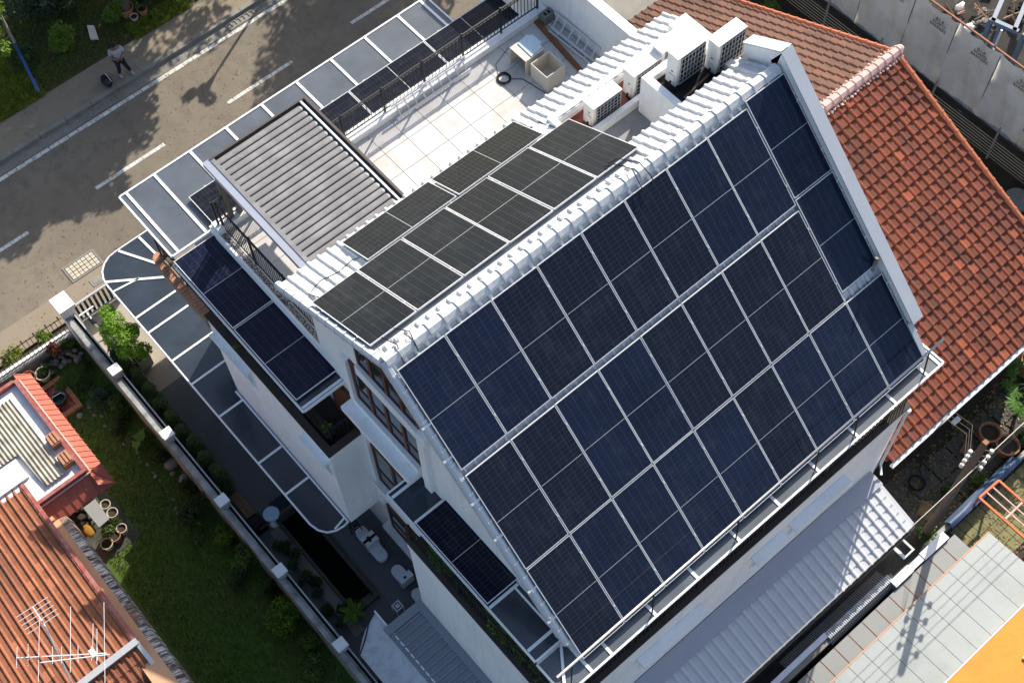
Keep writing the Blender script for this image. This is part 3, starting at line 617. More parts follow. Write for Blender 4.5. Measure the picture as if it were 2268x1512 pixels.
for i in range(32): MB().box(-2.0, -1.06, -.70 - i * .20, -.66 - i * .20, 1.302, 1.345).build('rib', M['greymetal'], lt)
po = MB(); po.box(-1.98, -1.9, -.5, -.42, G, 1.2); po.build('post', M['white_metal'], lt)
aw = thing('awning', (-2.4, -1, G), 'pale grey canvas awning sagging beside the ribbed metal roof', 'awning')
a_ = MB(); N_ = 8; vs = []; 
for j in range(N_ + 1):
    t_ = j / N_
    for i in range(7):
        s_ = i / 6; yfront = .12 - .55 * s_ + .10 * math.sin(math.pi * s_)
        x_ = -1.92 - .92 * s_; y_ = yfront + (-7.0 - yfront) * t_; z_ = 1.25 - .12 * s_ - .10 * math.sin(math.pi * s_) + .015 * math.sin(9 * t_ + 3 * s_)
        vs.append((x_, y_, z_))
a_.add(vs, [(j * 7 + i, j * 7 + i + 1, (j + 1) * 7 + i + 1, (j + 1) * 7 + i) for j in range(N_) for i in range(6)]); a_.build('canvas', M['canvas_grey'], aw, smooth=True)
MB().tube([(-1.92, .12, 1.27), (-2.2, 0.02, 1.17), (-2.5, -.22, 1.11), (-2.84, -.45, 1.14)], .018, 6).build('piping', M['black'], aw)
MB().bar((-1.9, .14, 1.29), (-1.9, -7, 1.29), .04, .04).build('rail', M['white_metal'], aw)

# ================================================================== SOLAR PANELS
def panel_proto():
    o = bpy.data.objects.new('solar_panel', None); o.empty_display_size = .2; WL[o.name] = Vector((0, 0, 0)); COL.objects.link(o)
    f = MB(); t_ = .015
    f.box(0, PW, 0, t_, -.035, 0).box(0, PW, PL - t_, PL, -.035, 0).box(0, t_, t_, PL - t_, -.035, 0).box(PW - t_, PW, t_, PL - t_, -.035, 0); f.build('frame', M['alu'], o)
    g_ = MB().box(-.010, PW - .040, -.010, PL - .040, -.012, 0).build('glass', M['cells'], o); g_.location = (.025, .025, -.004)
    s_ = MB(); s_.box(.03, PW - .03, PL / 2 - .006, PL / 2 + .006, -.006, -.0032); s_.build('busbar_strip', M['alu_dull'], o)
    for y in (PL * .2, PL * .8):
        MB().box(-.016, .004, y - .03, y + .03, -.02, .005).build('clamp', M['alu'], o); MB().box(.05, PW - .05, y - .02, y + .02, -.11, -.036).build('mounting_rail', M['alu_dull'], o)
    return o
proto = panel_proto(); used = [False]
def panel(Mx, label, group):
    o = proto if not used[0] else copy_tree(proto); used[0] = True
    o.matrix_world = Mx; o.rotation_mode = 'XYZ'; tag(o, label, 'solar panel', group)
    tone = {'panels on the rear slope': (1, 1, 1, 1), 'panels behind the ridge': (.72, .50, .24, 1), 'panels above the eave': (.72, .50, .24, 1), 'panels on the street canopy': (.8, .65, .42, 1), 'panels on the side canopy': (.45, .45, .6, 1)}[group]
    for ch in o.children:
        if ch.name.startswith('glass'): ch.color = tone
    return o
jit = lambda: random.uniform(-.004, .004)
for row, v0, nm in ((0, .012, 'upper'), (1, 2.525, 'middle'), (2, 4.925, 'lowest')):
    for i in range(9 if row == 2 else 8):
        panel(frS(SP((i + 1) * 1.154 - .01, v0 + jit(), jit())), 'solar panel in the %s row of the large rear slope, %s from the left' % (nm, ordw(i)), 'panels on the rear slope')
panel(frS(SP(9 * 1.154 + .01, -.12, .006)), 'solar panel at the right end of the rear slope, stepping up above the upper row', 'panels on the rear slope')
panel(frS(SP(9 * 1.154 + .01, 2.29, .006)), 'darker solar panel at the right end of the rear slope, beside the short vent pipe', 'panels on the rear slope')
for i in range(6):
    panel(frN(NP(i * 1.165 - .02, .81, .0 + jit())), 'solar panel in the row just behind the white ridge, %s from the left' % ordw(i), 'panels behind the ridge')
for i, x in enumerate((1.47, 3.91)):
    o = panel(frame(NP(x, 2.99 + 1.134 * math.cos(TN), 0), -Nd, (1, 0, 0)), 'solar panel lying lengthwise above the terrace eave, %s one' % ('left' if i == 0 else 'right'), 'panels above the eave')
for i in range(4):
    o = panel(frame((.25 + 2.395 * i, 8.88, 7.84), (0, -1, 0), (1, 0, 0)), 'solar panel on the street canopy below the terrace railing, %s from the left' % ordw(i), 'panels on the street canopy')
for i, y in enumerate((7.72, 5.31)):
    panel(frame((.13, y, 7.68), (-1, 0, 0), (0, -1, 0)), 'solar panel on the side canopy over the planted balcony, %s the street' % ('nearer to' if i == 0 else 'farther from'), 'panels on the side canopy')
panel(frame((.41, -.80, 7.06), (-1, 0, 0), (0, -1, 0)), 'solar panel on the lower left canopy beside the planter, partly under the roof verge', 'panels on the side canopy')
# ================================================================== PERGOLA
pg = thing('pergola', (2, 6.1, 7.8), 'taupe louvred pergola roof over the left end of the terrace', 'pergola')
PZ = 9.90; X0, X1, Y0, Y1 = .53, 3.38, 4.05, 7.95
MB().box(X0, X0 + .17, Y0, Y1 - .02, PZ - .16, PZ).build('gutter_beam', M['gutter'], pg)
MB().box(X0 + .172, X0 + .27, Y0, Y1 - .10, PZ - .03, PZ + .02).build('end_plate', M['pergola'], pg)
MB().box(X0 + .17, X1 - .015, Y1 - .08, Y1 - .03, PZ - .18, PZ + .02).build('beam', M['pergola_dark'], pg); MB().box(X1 - .075, X1 - .015, Y0, Y1 - .08, PZ - .18, PZ + .02).build('beam', M['pergola_dark'], pg)
MB().box(X1 - .20, X1 - .155, Y0, Y1 - .08, PZ - .06, PZ + .01).build('track', M['white_metal'], pg); MB().box(X1 - .155, X1 - .075, Y0, Y1 - .08, PZ - .14, PZ - .05).build('track_recess', M['black'], pg)
nS = 20; ps = (Y1 - .12 - Y0) / nS; SL = X1 - X0 - .50
prof = [(0, .0), (.004, .018), (.03, .028), (.09, .032), (.14, .028), (.158, .015), (.163, 0)]
sm = MB(); n = len(prof)
ends = [(0.0, 1.0), (SL - .05, 1.0), (SL - .02, .8), (SL, .3)]
sm.add([(x, .082 + (y - .082) * k, z * k) for x, k in ends for y, z in prof], [(a * n + i, (a + 1) * n + i, (a + 1) * n + i + 1, a * n + i + 1) for a in range(3) for i in range(n - 1)] + [tuple(range(n)), tuple(range(4 * n - 1, 3 * n - 1, -1))])
sm = sm.mesh('slat'); sm.materials.append(M['pergola'])
for i in range(nS): inst('slat', sm, pg, Matrix.Translation((X0 + .25, Y0 + i * ps, PZ - .03)) @ Matrix.Rotation(random.uniform(-.012, .012), 4, 'X'))
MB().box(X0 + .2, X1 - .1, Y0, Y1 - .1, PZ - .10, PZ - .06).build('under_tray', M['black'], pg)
for x, y in ((X0 + .06, 7.58), (X0 + .30, 7.58), (X1 - .13, 7.58), (X0 + .06, 3.6), (X1 - .13, 3.6)): MB().box(x, x + .12, y, y + .12, 8.002 if y > 7 else 7.802, PZ - .16).build('post', M['pergola_dark'], pg)
# ================================================================== THINGS ON THE TERRACE
TF = 7.80
def ladder(name, a, b, w, rungs, label, side, mat_='alu', h=.07):
    a = Vector(a); b = Vector(b); s = Vector(side).normalized() * w; o = thing(name, a, label, 'ladder'); d = (b - a)
    for q in (Vector((0, 0, 0)), s): MB().bar(a + q, b + q, .03, h).build('rail', M[mat_], o)
    for i in range(rungs): c_ = a + d * ((i + .5) / rungs); MB().bar(c_, c_ + s, .028, .028).build('rung', M[mat_], o)
    return o
ladder('ladder', (5.37, 7.36, TF + .08), (7.72, 7.36, TF + .08), .36, 9, 'aluminium ladder leaning flat against the street-side terrace parapet', (0, .55, .83))
ladder('ladder', (10.12, 7.15, TF + .05), (10.18, 5.5, TF + .05), .36, 6, 'aluminium ladder lying in the shade against the white party wall', (1, .0, 1.6))
ladder('ladder', (9.98, 7.0, TF + .05), (10.05, 5.5, TF + .05), .10, 3, 'short aluminium ladder section on the terrace beside the brown plank', (1, .1, .2))
def openbox(loc, sx, sy, sz, label, mat_, side_open=False):
    o = thing('wooden_box', loc, label, 'box', 'boxes left on the terrace'); x, y, z = loc; t_ = .02
    if not side_open:
        MB().box(x, x + sx, y, y + sy, z + .01, z + .03).build('bottom', M[mat_], o)
        for q in ((x, x + sx, y, y + t_), (x, x + sx, y + sy - t_, y + sy), (x, x + t_, y + t_, y + sy - t_), (x + sx - t_, x + sx, y + t_, y + sy - t_)): MB().box(*q, z + .03, z + sz).build('side', M[mat_], o)
    else:
        MB().box(x, x + sx, y, y + sy, z + sz - t_, z + sz).build('top', M['box_cream'], o); MB().box(x, x + sx, y, y + t_, z, z + sz - t_).build('side', M[mat_], o); MB().box(x, x + sx, y + sy - t_, y + sy, z, z + sz - t_).build('side', M[mat_], o); MB().box(x + sx - t_, x + sx, y + t_, y + sy - t_, z, z + sz - t_).build('back', M[mat_], o)
    return o
openbox((8.68, 5.60, TF), .60, .60, .54, 'open cream box standing upright on the terrace near the tiled strip', 'box_cream')
openbox((8.64, 6.34, TF), .60, .60, .52, 'cream box turned on its side on the terrace, open towards the left', 'box_cream', True)
bl = MB(); bl.prism([(8.84, 6.36), (9.24, 6.40), (9.25, 6.50), (9.34, 6.52), (9.32, 6.88), (9.24, 6.90), (9.22, 6.96), (8.86, 6.90)], TF + .522, TF + .545); tag(bl.build('plastic_tray', M['paleblue'], loc=(9, 6.6, TF + .52)), 'pale blue plastic sheet lying on the overturned cream box', 'tray')
co = thing('cable_coil', (8.16, 6.62, TF), 'coil of black cable on the sunny terrace floor', 'cable')
pts = []
for i in range(110): a = i * .42; r = .16 + .025 * math.sin(i * .9); pts.append((8.16 + r * math.cos(a), 6.62 + r * math.sin(a), TF + .02 + .03 * (i / 110)))
MB().tube(pts, .009, 5).build('coil', M['blackrub'], co); MB().tube([(8.28, 6.5, TF + .02), (8.5, 6.3, TF + .015), (8.56, 6.0, TF + .015), (8.6, 5.75, TF + .015), (8.66, 5.5, TF + .02)], .009, 5).build('loose_end', M['blackrub'], co); MB().tube([(8.12, 6.78, TF + .02), (8.3, 7.1, TF + .015), (8.6, 7.2, TF + .015), (8.9, 7.3, TF + .02)], .006, 5).build('loose_end', M['blackrub'], co)
tag(MB().bar((9.98, 7.48, TF + .03), (9.74, 5.5, TF + .03), .13, .05).build('plank', M['plank'], loc=(9.85, 6.5, TF)), 'rust brown timber plank lying along the terrace near the party wall', 'plank')
b_ = thing('concrete_block', (10.2, 7.3, TF), 'grey concrete block in the far corner of the terrace', 'block'); MB().box(10.06, 10.37, 7.22, 7.45, TF, TF + .28).build('body', M['stone'], b_); MB().box(10.12, 10.18, 7.28, 7.38, TF + .281, TF + .288).build('core', M['dark_room'], b_); MB().box(10.24, 10.30, 7.28, 7.38, TF + .281, TF + .288).build('core', M['dark_room'], b_)
# ================================================================== AIR CONDITIONERS
def ac_unit(x, y, z, label, w=.84, d=.32, h=.64, cable=False):
    o = thing('air_conditioner', (x, y, z), label, 'air conditioner', 'outdoor air-conditioning units')
    c = MB(); e = .015
    c.prism([(x + e, y), (x + w - e, y), (x + w, y + e), (x + w, y + d - e), (x + w - e, y + d), (x + e, y + d), (x, y + d - e), (x, y + e)], z + .04, z + h); c.build('casing', M['ac'], o)
    MB().box(x - .012, x + w + .012, y - .012, y + d + .012, z + h - .03, z + h + .008).build('top_cover', M['ac'], o)
    MB().box(x + .10, x + w - .03, y - .006, y - .002, z + .08, z + h - .06).build('fan_opening', M['dark_room'], o)
    f = MB(); f.lathe((0, 0, 0), [(.03, -.002), (.22, -.002), (.22, .002), (.03, .002)], 20); f.v = [(x + w * .52 + a, y - .010 + cc, z + h * .48 + b) for a, b, cc in f.v]; f.build('fan_ring', M['black'], o)
    g = MB()
    for i in range(8): g.box(x + .10 + i * (w - .13) / 7 - .006, x + .10 + i * (w - .13) / 7 + .006, y - .030, y - .018, z + .06, z + h - .05)
    for j in range(6): g.box(x + .09, x + w - .02, y - .034, y - .022, z + .07 + j * (h - .14) / 5 - .005, z + .07 + j * (h - .14) / 5 + .005)
    g.build('grille', M['acgrille'], o)
    MB().box(x - .03, x - .001, y + .04, y + .2, z + .12, z + .36).build('valve_cover', M['ac'], o); MB().box(x - .006, x - .001, y + .1, y + .16, z + .44, z + .47).build('handle_recess', M['black'], o)
    for q in (x + .1, x + w - .16): MB().box(q, q + .06, y - .02, y + d + .02, z, z + .04).build('foot', M['black'], o)
    MB().tube([(x - .02, y + .12, z + .16), (x - .09, y + .10, z + .12), (x - .06, y - .04, z + .04), (x + .12, y - .10, z + .03)], .028, 7).build('pipe', M['blackrub'], o, smooth=True)
    return o
ac_unit(7.50, 2.74, 10.13, 'air-conditioning unit nearest the solar panels on the red ledge', h=.68); ac_unit(8.70, 2.74, 10.13, 'air-conditioning unit in the middle of the red ledge', h=.80); ac_unit(9.55, 2.74, 10.13, 'air-conditioning unit at the far right of the red ledge, behind the tall pair', h=.92)
ac_unit(9.05, 1.84, 11.08, 'tall air-conditioning unit on the white plinth, left one of two', h=.94); ac_unit(9.93, 1.52, 11.08, 'tall air-conditioning unit on the white plinth, right one of two', h=.94)
MB().bar((9.0, 1.5, 11.1), (9.95, 1.62, 11.1), .05, .04).build('timber_batten', M['wood'], house)
# ================================================================== RIGHT-HAND NEIGHBOUR
nb = thing('bungalow', (15, 1, G), 'low house with a large red clay tile roof beside the white house', 'house')
RX0, RX1, RY, RZ, RP = 10.62, 18.34, 1.97, 4.93, rad(24.2)
rSd = Vector((0, -math.cos(RP), -math.sin(RP))); rSn = Vector((0, -math.sin(RP), math.cos(RP))); rNd = Vector((0, math.cos(RP), -math.sin(RP))); rNn = Vector((0, math.sin(RP), math.cos(RP)))
def RS(x, s, h=0): return Vector((x, RY, RZ)) + rSd * s + rSn * h
def RN_(x, s, h=0): return Vector((x, RY, RZ)) + rNd * s + rNn * h
rb_ = MB(); rb_.extr([RS(RX0, 0, -.06), RS(RX0, 8.3, -.06), RS(RX0, 8.3, -.14), RS(RX0, 0, -.18)], (RX1 - RX0, 0, 0)); rsouth = rb_.build('rear_slope', M['tile_red'], nb)
rb_ = MB(); rb_.extr([RN_(RX0, 0, -.06), RN_(RX0, 12.5, -.06), RN_(RX0, 12.5, -.14), RN_(RX0, 0, -.18)], (RX1 - RX0, 0, 0)); rnorth = rb_.build('front_slope', M['tile_red_front'], nb)
tmR = tile_mesh('clay_tile', .28, .37, M['tile_red'], roll=.038, lip=.06, rise=.062); tmRN = tile_mesh('clay_tile', .28, .37, M['tile_red_front'], roll=.038, lip=.06, rise=.062)
wl_ = MB(); wl_.box(10.75, 17.9, -5.1, 12, G, 1.35); wl_.build('wall', M['concrete'], nb)
cand = []
for j in range(25):
    for i in range(27): cand.append((rsouth, frame(RS(RX0 + .20 + i * .28 + random.uniform(-.006, .006), .06 + j * .331 + random.uniform(-.008, .008), -.05 + random.uniform(-.005, .008)), Vector((-1, random.uniform(-.02, .02) + (random.uniform(-.12, .12) if random.random() < .03 else 0), 0)), rSd)))
for j in range(36):
    for i in range(27): cand.append((rnorth, frame(RN_(RX0 + .20 + i * .28 + random.uniform(-.006, .006), .06 + j * .331, -.05 + random.uniform(-.004, .006)), (1, 0, 0), rNd)))
def vis(Mx):
    return (Mx.translation - CAM).length - (0 if Mx.translation.x > 10.9 and not (Mx.translation.y > -3.4 and Mx.translation.x < 12.2 - Mx.translation.y * .35) else -50)
cand.sort(key=lambda q: vis(q[1]))
rest = {}
for k_, (par, Mx) in enumerate(cand):
    if k_ < 300: inst('tile', tmR if par is rsouth else tmRN, par, Mx)
    else: rest.setdefault(par.name, []).append(Mx)
def join_insts(name, me, mats, parent, mat_):
    vs, fs = [], []
    pv = [v.co.copy() for v in me.vertices]; pf = [tuple(p.vertices) for p in me.polygons]
    for Mx in mats:
        o = len(vs); vs += [tuple(Mx @ v) for v in pv]; fs += [tuple(i + o for i in f) for f in pf]
    m = MB(); m.v = vs; m.f = fs; return tag(m.build(name, mat_, parent), kind='stuff')
for par in (rsouth, rnorth): join_insts('far_tiles', tmR, rest[par.name], par, M['tile_red' if par is rsouth else 'tile_red_front'])
rcp = cap_mesh('ridge_tile', .30, M['pink_ridge'], w=.15, h=.11)
for i in range(26): inst('ridge_tile', rcp, nb, Matrix.Translation((RX0 + .05 + i * .298, RY, RZ + .02)) @ Matrix.Rotation(random.uniform(-.02, .02), 4, 'Z'))
MB().blob((RX1 + .12, RY, RZ + .03), (.12, .13, .12), 10, 6, .03).build('ridge_end', M['pink_ridge'], nb, smooth=True)
mo = MB()
for i in range(60): mo.blob((RX0 + .1 + i * .13, RY - .19 + random.uniform(-.03, .03), RZ - .06), (.05, .06, .035), 6, 4, .3)
for i in range(60): mo.blob((RX0 + .1 + i * .13, RY + .19 + random.uniform(-.03, .03), RZ - .06), (.05, .06, .035), 6, 4, .3)
tag(mo.build('ridge_mortar', M['pink_ridge'], nb), kind='stuff')
M['tile_edge'] = mat('bright_orange_verge_tile', (.46, .15, .075), .7, .12, 4, .25)
ve = cap_mesh('verge_tile', .36, M['tile_edge'], w=.075, h=.07)
for i in range(25):
    q = RS(RX1 - .02, .05 + i * .335, -.0); inst('verge_tile', ve, nb, Matrix(((0, 1, 0, q.x), (rSd.y, 0, rSn.y, q.y), (rSd.z, 0, rSn.z, q.z), (0, 0, 0, 1))))
for i in range(34):
    q = RN_(RX1 - .02, .05 + i * .335, -.0); inst('verge_tile', ve, nb, Matrix(((0, -1, 0, q.x), (rNd.y, 0, rNn.y, q.y), (rNd.z, 0, rNn.z, q.z), (0, 0, 0, 1))))
gu = MB(); gu.box(RX0, 18.3, -5.80, -5.68, 1.36, 1.44); gu.build('gutter', M['flash'], nb)
for x in (11.4, 12.9, 14.6, 16.2): MB().bar((x, -5.74, 1.38), (x + .02, -5.2, .9), .05, .05).build('gutter_bracket', M['flash'], nb)
MB().box(13.1, 13.35, -5.95, -5.82, .75, .85).build('wall_lamp', M['white_metal'], nb)
# ---- rear yard of that house
yard = part  # (plain alias kept out of the scene)
for i in range(9):
    for j in range(2):
        x = 10.9 + i * .86 + .1 * (j % 2); y = -6.55 - j * .72
        m = MB(); m.box(x, x + .80, y, y + .66, G + .0, G + .06 + random.uniform(0, .015)); o = m.build('paving_slab', M['slab_dark'], loc=(x, y, G)); tag(o, kind='structure')
def pot(x, y, r, h, label, mat_='terracotta', soil=True, z=None, grp='plant pots'):
    z = G + .03 if z is None else z
    o = thing('plant_pot', (x, y, z), label, 'pot', grp)
    MB().lathe((x, y, z), [(r * .72, 0), (r * .95, h * .86), (r * 1.06, h * .86), (r * 1.06, h), (r * .92, h), (r * .86, h * .8)], 18).build('pot', M[mat_], o, smooth=False)
    if soil: MB().lathe((x, y, z + h * .8), [(r * .85, -.02), (r * .85, .005)], 14).build('soil', M['soil'], o)
    return o
pot(14.54, -6.52, .30, .45, 'round terracotta pot at the foot of the utility pole in the rear yard'); pot(14.62, -7.10, .32, .42, 'terracotta pot half hidden behind the pole wires in the rear yard'); pot(17.10, -5.95, .42, .75, 'large orange terracotta pot at the right edge beside the red roof')
def leaf_mesh(c, r, n, size, rnd=random, shape='oval', shell=.55, up=.3, flat=1.0):
    m = MB(); c = Vector(c); rx, ry, rz = r
    for _ in range(n):
        while True:
            d = Vector((rnd.uniform(-1, 1), rnd.uniform(-1, 1), rnd.uniform(-1, 1)))
            if 1e-3 < d.length <= 1: break
        d = d.normalized() * (shell + (1 - shell) * rnd.random()) if rnd.random() < .75 else d
        p = c + Vector((d.x * rx, d.y * ry, d.z * rz))
        nrm = (d * .6 + Vector((rnd.uniform(-1, 1), rnd.uniform(-1, 1), rnd.uniform(-.3, 1) + up))).normalized()
        t = nrm.cross(Vector((rnd.uniform(-1, 1), rnd.uniform(-1, 1), rnd.uniform(-1, 1)))).normalized(); b = nrm.cross(t)
        s = size * rnd.uniform(.6, 1.3); w = s * .45
        m.add([p - t * s * .5, p + b * w * .5 + nrm * s * .05, p + t * s * .5 - nrm * s * .08, p - b * w * .5 + nrm * s * .05], [(0, 1, 2, 3)])
    return m
def bush(x, y, r, h, label, mat_='leaf', n=900, size=.10, z=None, cat='bush', name='garden_bush', clumps=10, grp=None, stemc=6):
    z = G + .03 if z is None else z
    o = thing(name, (x, y, z), label, cat, grp); rnd = random.Random(hash((round(x, 2), round(y, 2))) % 9999)
    m = MB()
    for k in range(clumps):
        a = rnd.uniform(0, 6.28); q = r * rnd.uniform(.1, .65); rr_ = r * rnd.uniform(.35, .6); cz_ = z + h * rnd.uniform(.4, .8)
        s = leaf_mesh((x + q * math.cos(a), y + q * math.sin(a), cz_), (rr_, rr_ * rnd.uniform(.7, 1.2), min(rr_, h * .45) * rnd.uniform(.7, 1.3)), int(n * 1.7 / clumps * rnd.uniform(.6, 1.4)), size * rnd.uniform(.75, 1.2), rnd); m.add(s.v, s.f)
    m.build('foliage', M[mat_], o)
    st = MB()
    for k in range(stemc): a = rnd.uniform(0, 6.28); st.tube([(x + .03 * math.cos(a), y + .03 * math.sin(a), z), (x + r * .5 * math.cos(a), y + r * .5 * math.sin(a), z + h * .7)], .018, 5, .008)
    st.build('stems', M['bark'], o); return o
# papaya: lobed leaves on long stalks
pp = thing('papaya_plant', (15.7, -6.6, G), 'bright green papaya plant with lobed leaves in the rear yard', 'plant')
MB().tube([(15.7, -6.6, G), (15.72, -6.58, .5)], .06, 8, .045).build('stem', M['bark'], pp)
rnd = random.Random(3)
for k in range(22):
    a = k * 2.4; L = rnd.uniform(.25, .85); zz = .55 + rnd.uniform(-.25, .3); cx_, cy_ = 15.72 + L * math.cos(a), -6.58 + L * math.sin(a)
    MB().tube([(15.72, -6.58, .5), (15.72 + L * .5 * math.cos(a), -6.58 + L * .5 * math.sin(a), zz + .12), (cx_, cy_, zz)], .009, 5).build('stalk', M['leafpapaya'], pp)
    lf = MB(); R_ = rnd.uniform(.20, .32)
    for q in range(7):
        t = a + (q - 3) * .62; ln = R_ * (1.15 - .12 * abs(q - 3)); d = Vector((math.cos(t), math.sin(t), -.18)); s = Vector((-math.sin(t), math.cos(t), 0)); o3 = Vector((cx_, cy_, zz))
        lf.add([o3, o3 + d * ln * .5 + s * ln * .22 + Vector((0, 0, .02)), o3 + d * ln, o3 + d * ln * .5 - s * ln * .22 + Vector((0, 0, .02))], [(0, 1, 2, 3)])
    lf.build('leaf', M['leafpapaya'], pp)
# utility pole
up = thing('utility_pole', (10.94, -7.32, G), 'brown timber utility pole with white insulators in the rear alley', 'pole')
MB().tube([(10.94, -7.32, G), (10.94, -7.32, 5.0)], .13, 12, .085).build('shaft', M['pole'], up, smooth=True); MB().box(10.88, 11.0, -7.38, -7.26, 5.0, 5.06).build('cap', M['terracotta'], up)
insul = []
for k_ in range(4): insul.append((11.07, -7.52, 4.65 - k_ * .32)); insul.append((10.77, -7.18, 4.5 - k_ * .26))
for q in insul:
    MB().lathe((q[0], q[1], q[2] - .05), [(.02, 0), (.055, .01), (.055, .04), (.03, .055), (.055, .07), (.055, .10), (.02, .11)], 12).build('insulator', M['porcelain'], up, smooth=True); MB().bar((10.94, -7.32, q[2]), (q[0], q[1], q[2]), .025, .025).build('bracket', M['black'], up)
for i_, q in enumerate(insul[0::2]):
    pts = [(q[0] + dx, q[1] - .02 - .0 * dx, q[2] + .0009 * (dx * dx) - .0) for dx in (-14, -9, -5, -2, 0, 2, 5, 9, 16)]
    tag(MB().tube([(a, b2, c_ - .10 * (1 - abs(a - q[0]) / 14) * 0) for a, b2, c_ in pts], .010 if i_ == 0 else .007, 5).build('overhead_wire', M['wire' if i_ == 0 else 'blackrub'], loc=q), 'overhead wire on the street-side insulators of the utility pole, %s from the top' % ordw(i_), 'wire', 'overhead wires')
for i_, q in enumerate(insul[1::2][:3]):
    tag(MB().tube([q, (q[0] + .9, q[1] + .5, q[2] - .55), (q[0] + 1.6, q[1] + 1.3, q[2] - 1.9), (q[0] + 1.4, -5.8, 1.35)], .006, 5).build('service_wire', M['pole'], loc=q), 'thin service wire dropping from the pole to the red-roofed house, %s from the top' % ordw(i_), 'wire', 'service wires')
# orange rack, blue tarpaulin, mossy tiles
rk = thing('steel_rack', (12.9, -8.1, G), 'orange steel rack frame with pink rungs in the rear yard', 'rack')
for a, b2 in (((12.49, -7.65), (12.50, -9.6)), ((13.27, -7.67), (13.27, -9.6))): MB().bar((*a, -.2), (*b2, -.2), .06, .06).build('rail', M['orange_steel'], rk)
MB().bar((12.49, -7.65, -.2), (13.27, -7.67, -.2), .06, .05).build('rail', M['orange_steel'], rk)
for x in (12.76, 13.0): MB().bar((x, -7.68, -.2), (x, -9.6, -.2), .035, .035).build('rung', M['pink_ridge'], rk)
MB().bar((12.5, -8.5, -.19), (13.27, -8.5, -.19), .05, .04).build('crossbar', M['pink_ridge'], rk)
for x, y in ((12.49, -7.65), (13.27, -7.67), (12.5, -9.5), (13.27, -9.5)): MB().bar((x, y, G), (x, y, -.2), .05, .05).build('leg', M['orange_steel'], rk)
bt = MB(); vs = []
for i in range(15):
    t = i / 14; x = 11.5 + 2.9 * t
    for j in range(5): s = j / 4; vs.append((x, -7.72 + .28 * s + .04 * t, -.55 - .25 * abs(s - .5) + .05 * math.sin(8 * t + 4 * s)))
bt.add(vs, [(i * 5 + j, (i + 1) * 5 + j, (i + 1) * 5 + j + 1, i * 5 + j + 1) for i in range(14) for j in range(4)]); tag(bt.build('tarpaulin', M['blue_steel'], loc=(12.9, -7.5, G), smooth=True), 'crumpled blue tarpaulin along the low wall behind the rear yard', 'tarpaulin')
yw = MB(); yw.box(10.6, 40, -7.62, -7.50, G, -.7); tag(yw.build('yard_wall', M['moss_wall'], loc=(14, -7.55, G)), 'low mossy wall between the rear yard and the orange rack', 'wall')
for i in range(12):
    for j in range(5):
        x = 11.6 + i * .3; y = -8.0 - j * .3
        tag(MB().box(x, x + .285, y, y + .285, G + .0, G + .05 + random.uniform(0, .012)).build('mossy_paving_tile', M['mosstile'], loc=(x, y, G)), kind='structure')
bush(10.9, -7.35, .35, .7, 'dark leafy weed in the alley below the white wall', 'leaf', 300, .12, cat='plant', name='alley_plant')
tag(MB().prism([(13.6, -6.3), (13.95, -6.2), (14.05, -6.45), (13.7, -6.6)], G + .09, G + .16).build('cardboard', M['wood'], loc=(13.8, -6.4, G)), 'flattened brown cardboard on the dark slabs near the red roof eave', 'cardboard')
tag(MB().prism([(11.3, -6.75), (11.75, -6.6), (11.85, -6.95), (11.4, -7.1)], G + .09, G + .11).build('fallen_leaf_pile', M['litter'], loc=(11.5, -6.8, G)), 'dry yellow-brown leaf litter on the slabs by the pole wires', 'leaf litter')
# ================================================================== ROOFS ACROSS THE ALLEY
aw2 = thing('flat_awning', (7.6, -8.2, G), 'grey panelled flat awning with rusty seams below the pale sheet roof', 'awning')
for i in range(14):
    x = 10.62 - (i + 1) * .50; MB().box(x + .008, x + .492, -8.54, -8.0, .97, 1.0).build('panel', M['sheet_low'], aw2); MB().box(x - .008, x + .008, -8.54, -8.0, .96, 1.01).build('seam', M['rust'], aw2)
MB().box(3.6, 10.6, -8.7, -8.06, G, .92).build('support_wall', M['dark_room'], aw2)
sh = thing('sheet_roof', (8, -9.5, G), 'pale green-grey translucent sheet roof crossed by pole and wire shadows', 'roof')
for i in range(16):
    x = 11.0 - (i + 1) * .52; MB().extr([(x + .006, -8.58, 1.60), (x + .006, -10.36, 1.72), (x + .006, -10.36, 1.75), (x + .006, -8.58, 1.63)], (.508, 0, 0)).build('panel', M['sheet'], sh)
    MB().extr([(x - .006, -8.58, 1.59), (x - .006, -10.36, 1.71), (x - .006, -10.36, 1.735), (x - .006, -8.58, 1.615)], (.012, 0, 0)).build('seam', M['black'], sh)
MB().box(2.7, 11.0, -8.59, -8.56, 1.56, 1.64).build('edge_trim', M['peach'], sh)
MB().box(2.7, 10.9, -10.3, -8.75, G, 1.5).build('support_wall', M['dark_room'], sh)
oc = thing('canvas_roof', (8, -11, G), 'bright orange canvas roof in the bottom right corner', 'roof')
MB().extr([(3, -10.37, 1.86), (3, -13.0, 2.3), (3, -13.0, 2.34), (3, -10.37, 1.90)], (8.2, 0, 0)).build('canvas', M['canvas_orange'], oc); MB().box(3, 11.2, -10.39, -10.355, 1.80, 1.92).build('hem', M['foam_white'], oc)
MB().extr([(8.9, -11.18, 2.06), (8.9, -11.30, 2.08), (8.9, -11.30, 2.12), (8.9, -11.18, 2.10)], (1.3, 0, 0)).build('stripe', M['foam_white'], oc)
gw = thing('corrugated_wall', (6.5, -7.65, G), 'galvanised corrugated wall cap along the dark alley', 'wall')
MB().box(3.4, 8.6, -7.85, -7.62, G, 1.0).build('wall', M['concrete'], gw)
MB().box(3.4, 6.2, -7.72, -7.58, 1.0, 1.06).build('flat_cap', M['silver'], gw)
cc = MB()
